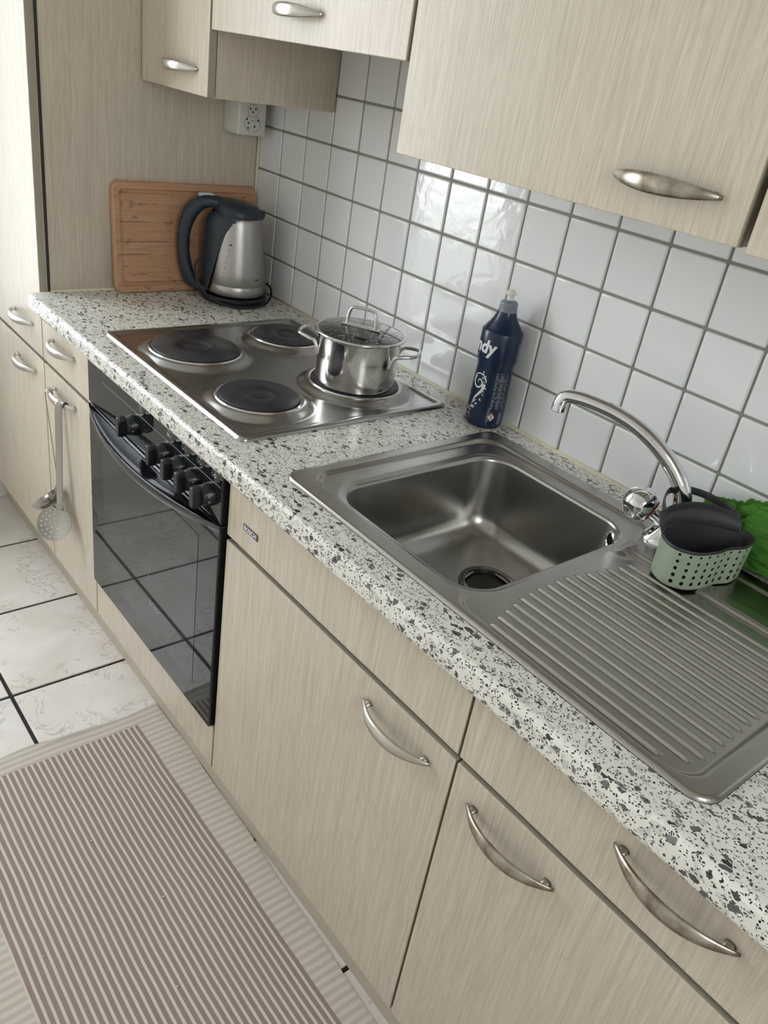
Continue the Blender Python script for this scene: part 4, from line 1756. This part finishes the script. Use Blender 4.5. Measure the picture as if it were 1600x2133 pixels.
so_ = mk('skimmer_bowl', holes_disc(), 'steel_utensil', skm, 180)
md = so_.modifiers.new('thickness', 'SOLIDIFY')
md.thickness = .0010
bm = bmesh.new()
sweep(bm, [low_s + Vector((0, 0, .012)), low_s, cz_ + uy * .0435 - nrm * .0005], [(.0095, .0012), (.0100, .0012), (.0120, .0010)], 12, up=tuple(WD), power=.5)
mk('neck', bm, 'steel_utensil', so_, 60)

ldl = thing('soup_ladle', 'plain steel soup ladle hanging beside the perforated skimmer', 'ladle', (-.02, -.60, .655))
WL = Vector((-.28, .96, 0)).normalized()
bm = bmesh.new()
top_l = Vector((-.0210, -.5945, .6540))
low_l = Vector((.0150, -.5880, .4400))
hook_strip(bm, top_l, low_l, tuple(Vector((.95, -.31, 0)).normalized()), .0085, .0011, tuple(Vector((.31, .95, 0)).normalized()))
sweep(bm, [low_l, (.0160, -.590, .4200), (.0120, -.598, .4000)], [(.0085, .0011), (.0085, .0011), (.0100, .0011)], 12, up=(.95, -.31, 0), power=.5)
mk('ladle_handle', bm, 'steel_utensil', ldl, 60)
bm = bmesh.new()
an = Vector((-.66, -.36, .66)).normalized()      # opening direction
la = Vector((-.0150, -.6080, .3740))
qa = Vector((0, 0, 1)).rotation_difference(an).to_matrix()
pb = []
for i in range(12):
    a = R_(90 * i / 11)
    pb.append((.0410 * math.sin(a) + .0002, -.030 * math.cos(a)))
lathe(bm, pb + [(.0418, .0010), (.0405, .0006)] + [(max(r - .0009, .0003), z + .0010) for r, z in pb[::-1]], la, 44, qa, True, True)
lb_ = mk('ladle_bowl', bm, 'steel_utensil', ldl, 60)

# ------------------------------------------------------------------ floor mat
def mat_obj():
    xs = np.linspace(.4415, 2.55, 190)
    ys = np.linspace(-1.0870, -.5190, 60)
    V, F = [], []
    nx_, ny_ = len(xs), len(ys)
    for zlay in (1, 0):
        for i, x in enumerate(xs):
            for j, y in enumerate(ys):
                ex = 1 if i == 0 else 0
                u = (y + .519) / -.568
                yy = y - .0165 * max(0, (x - .75)) / .6 * (1 if j > ny_ * .5 else .4) * (y + 1.087) / .568
                yy += .0016 * math.sin(x * 23) * (1 if j in (0, ny_ - 1) else 0)
                xx = x + (.0040 * math.sin(y * 17) + .0030 * math.sin(y * 41 + 1)) * max(0, 1 - (x - .4415) / .05) - .010 * max(0, (-.70 - y)) / .3 * max(0, 1 - (x - .44) / .3)
                lift = .006 * math.exp(-((y + .745) / .06) ** 2) * max(0, 1 - (x - .4415) / .025) ** 2
                lift += .0012 * math.sin(x * 9 + y * 7) ** 2
                V.append((xx, yy, .0008 + lift + (.0034 if zlay else 0)))
    n_ = nx_ * ny_
    for i in range(nx_ - 1):
        for j in range(ny_ - 1):
            a = i * ny_ + j
            F.append((a, a + ny_, a + ny_ + 1, a + 1))
            F.append((n_ + a, n_ + a + 1, n_ + a + ny_ + 1, n_ + a + ny_))
    for i in range(nx_ - 1):
        for j in (0, ny_ - 1):
            a = i * ny_ + j
            F.append((a, n_ + a, n_ + a + ny_, a + ny_) if j == 0 else (a, a + ny_, n_ + a + ny_, n_ + a))
    for j in range(ny_ - 1):
        for i in (0, nx_ - 1):
            a = i * ny_ + j
            F.append((a, a + 1, n_ + a + 1, n_ + a))
    me = bpy.data.meshes.new('floor_mat')
    me.from_pydata(V, [], F)
    bm = bmesh.new()
    bm.from_mesh(me)
    bmesh.ops.recalc_face_normals(bm, faces=bm.faces)
    bm.to_mesh(me)
    bm.free()
    return link('floor_mat', me, 'mat_weave', None, 60)


tag(mat_obj(), 'beige floor mat with mauve-brown lengthwise stripes and ribbed border', 'mat')

# ------------------------------------------------------------------ crumbs on the mat
bm = bmesh.new()
rg = random.Random(11)
spots = [(.905, -.655), (.935, -.640), (.62, -.70), (.655, -.662), (.93, -.735), (1.02, -.70), (.83, -.71), (.985, -.765), (.74, -.80), (1.16, -.68), (1.10, -.79), (.70, -.86), (.56, -.75), (.88, -.86)]
for i, (x_, y_) in enumerate(spots + [(rg.uniform(.5, 1.3), rg.uniform(-.98, -.6)) for _ in range(12)]):
    r_ = rg.uniform(.0009, .0024)
    bmesh.ops.create_icosphere(bm, subdivisions=1, radius=r_, matrix=Matrix.Translation((x_, y_, .0052 + r_ * .6)) @ Matrix.Diagonal((1, rg.uniform(.5, 1), rg.uniform(.5, .8), 1)))
tag(mk('crumbs', bm, 'crumb', None, 60), 'tiny pale crumbs scattered over the striped floor mat', 'crumbs', None, 'stuff')
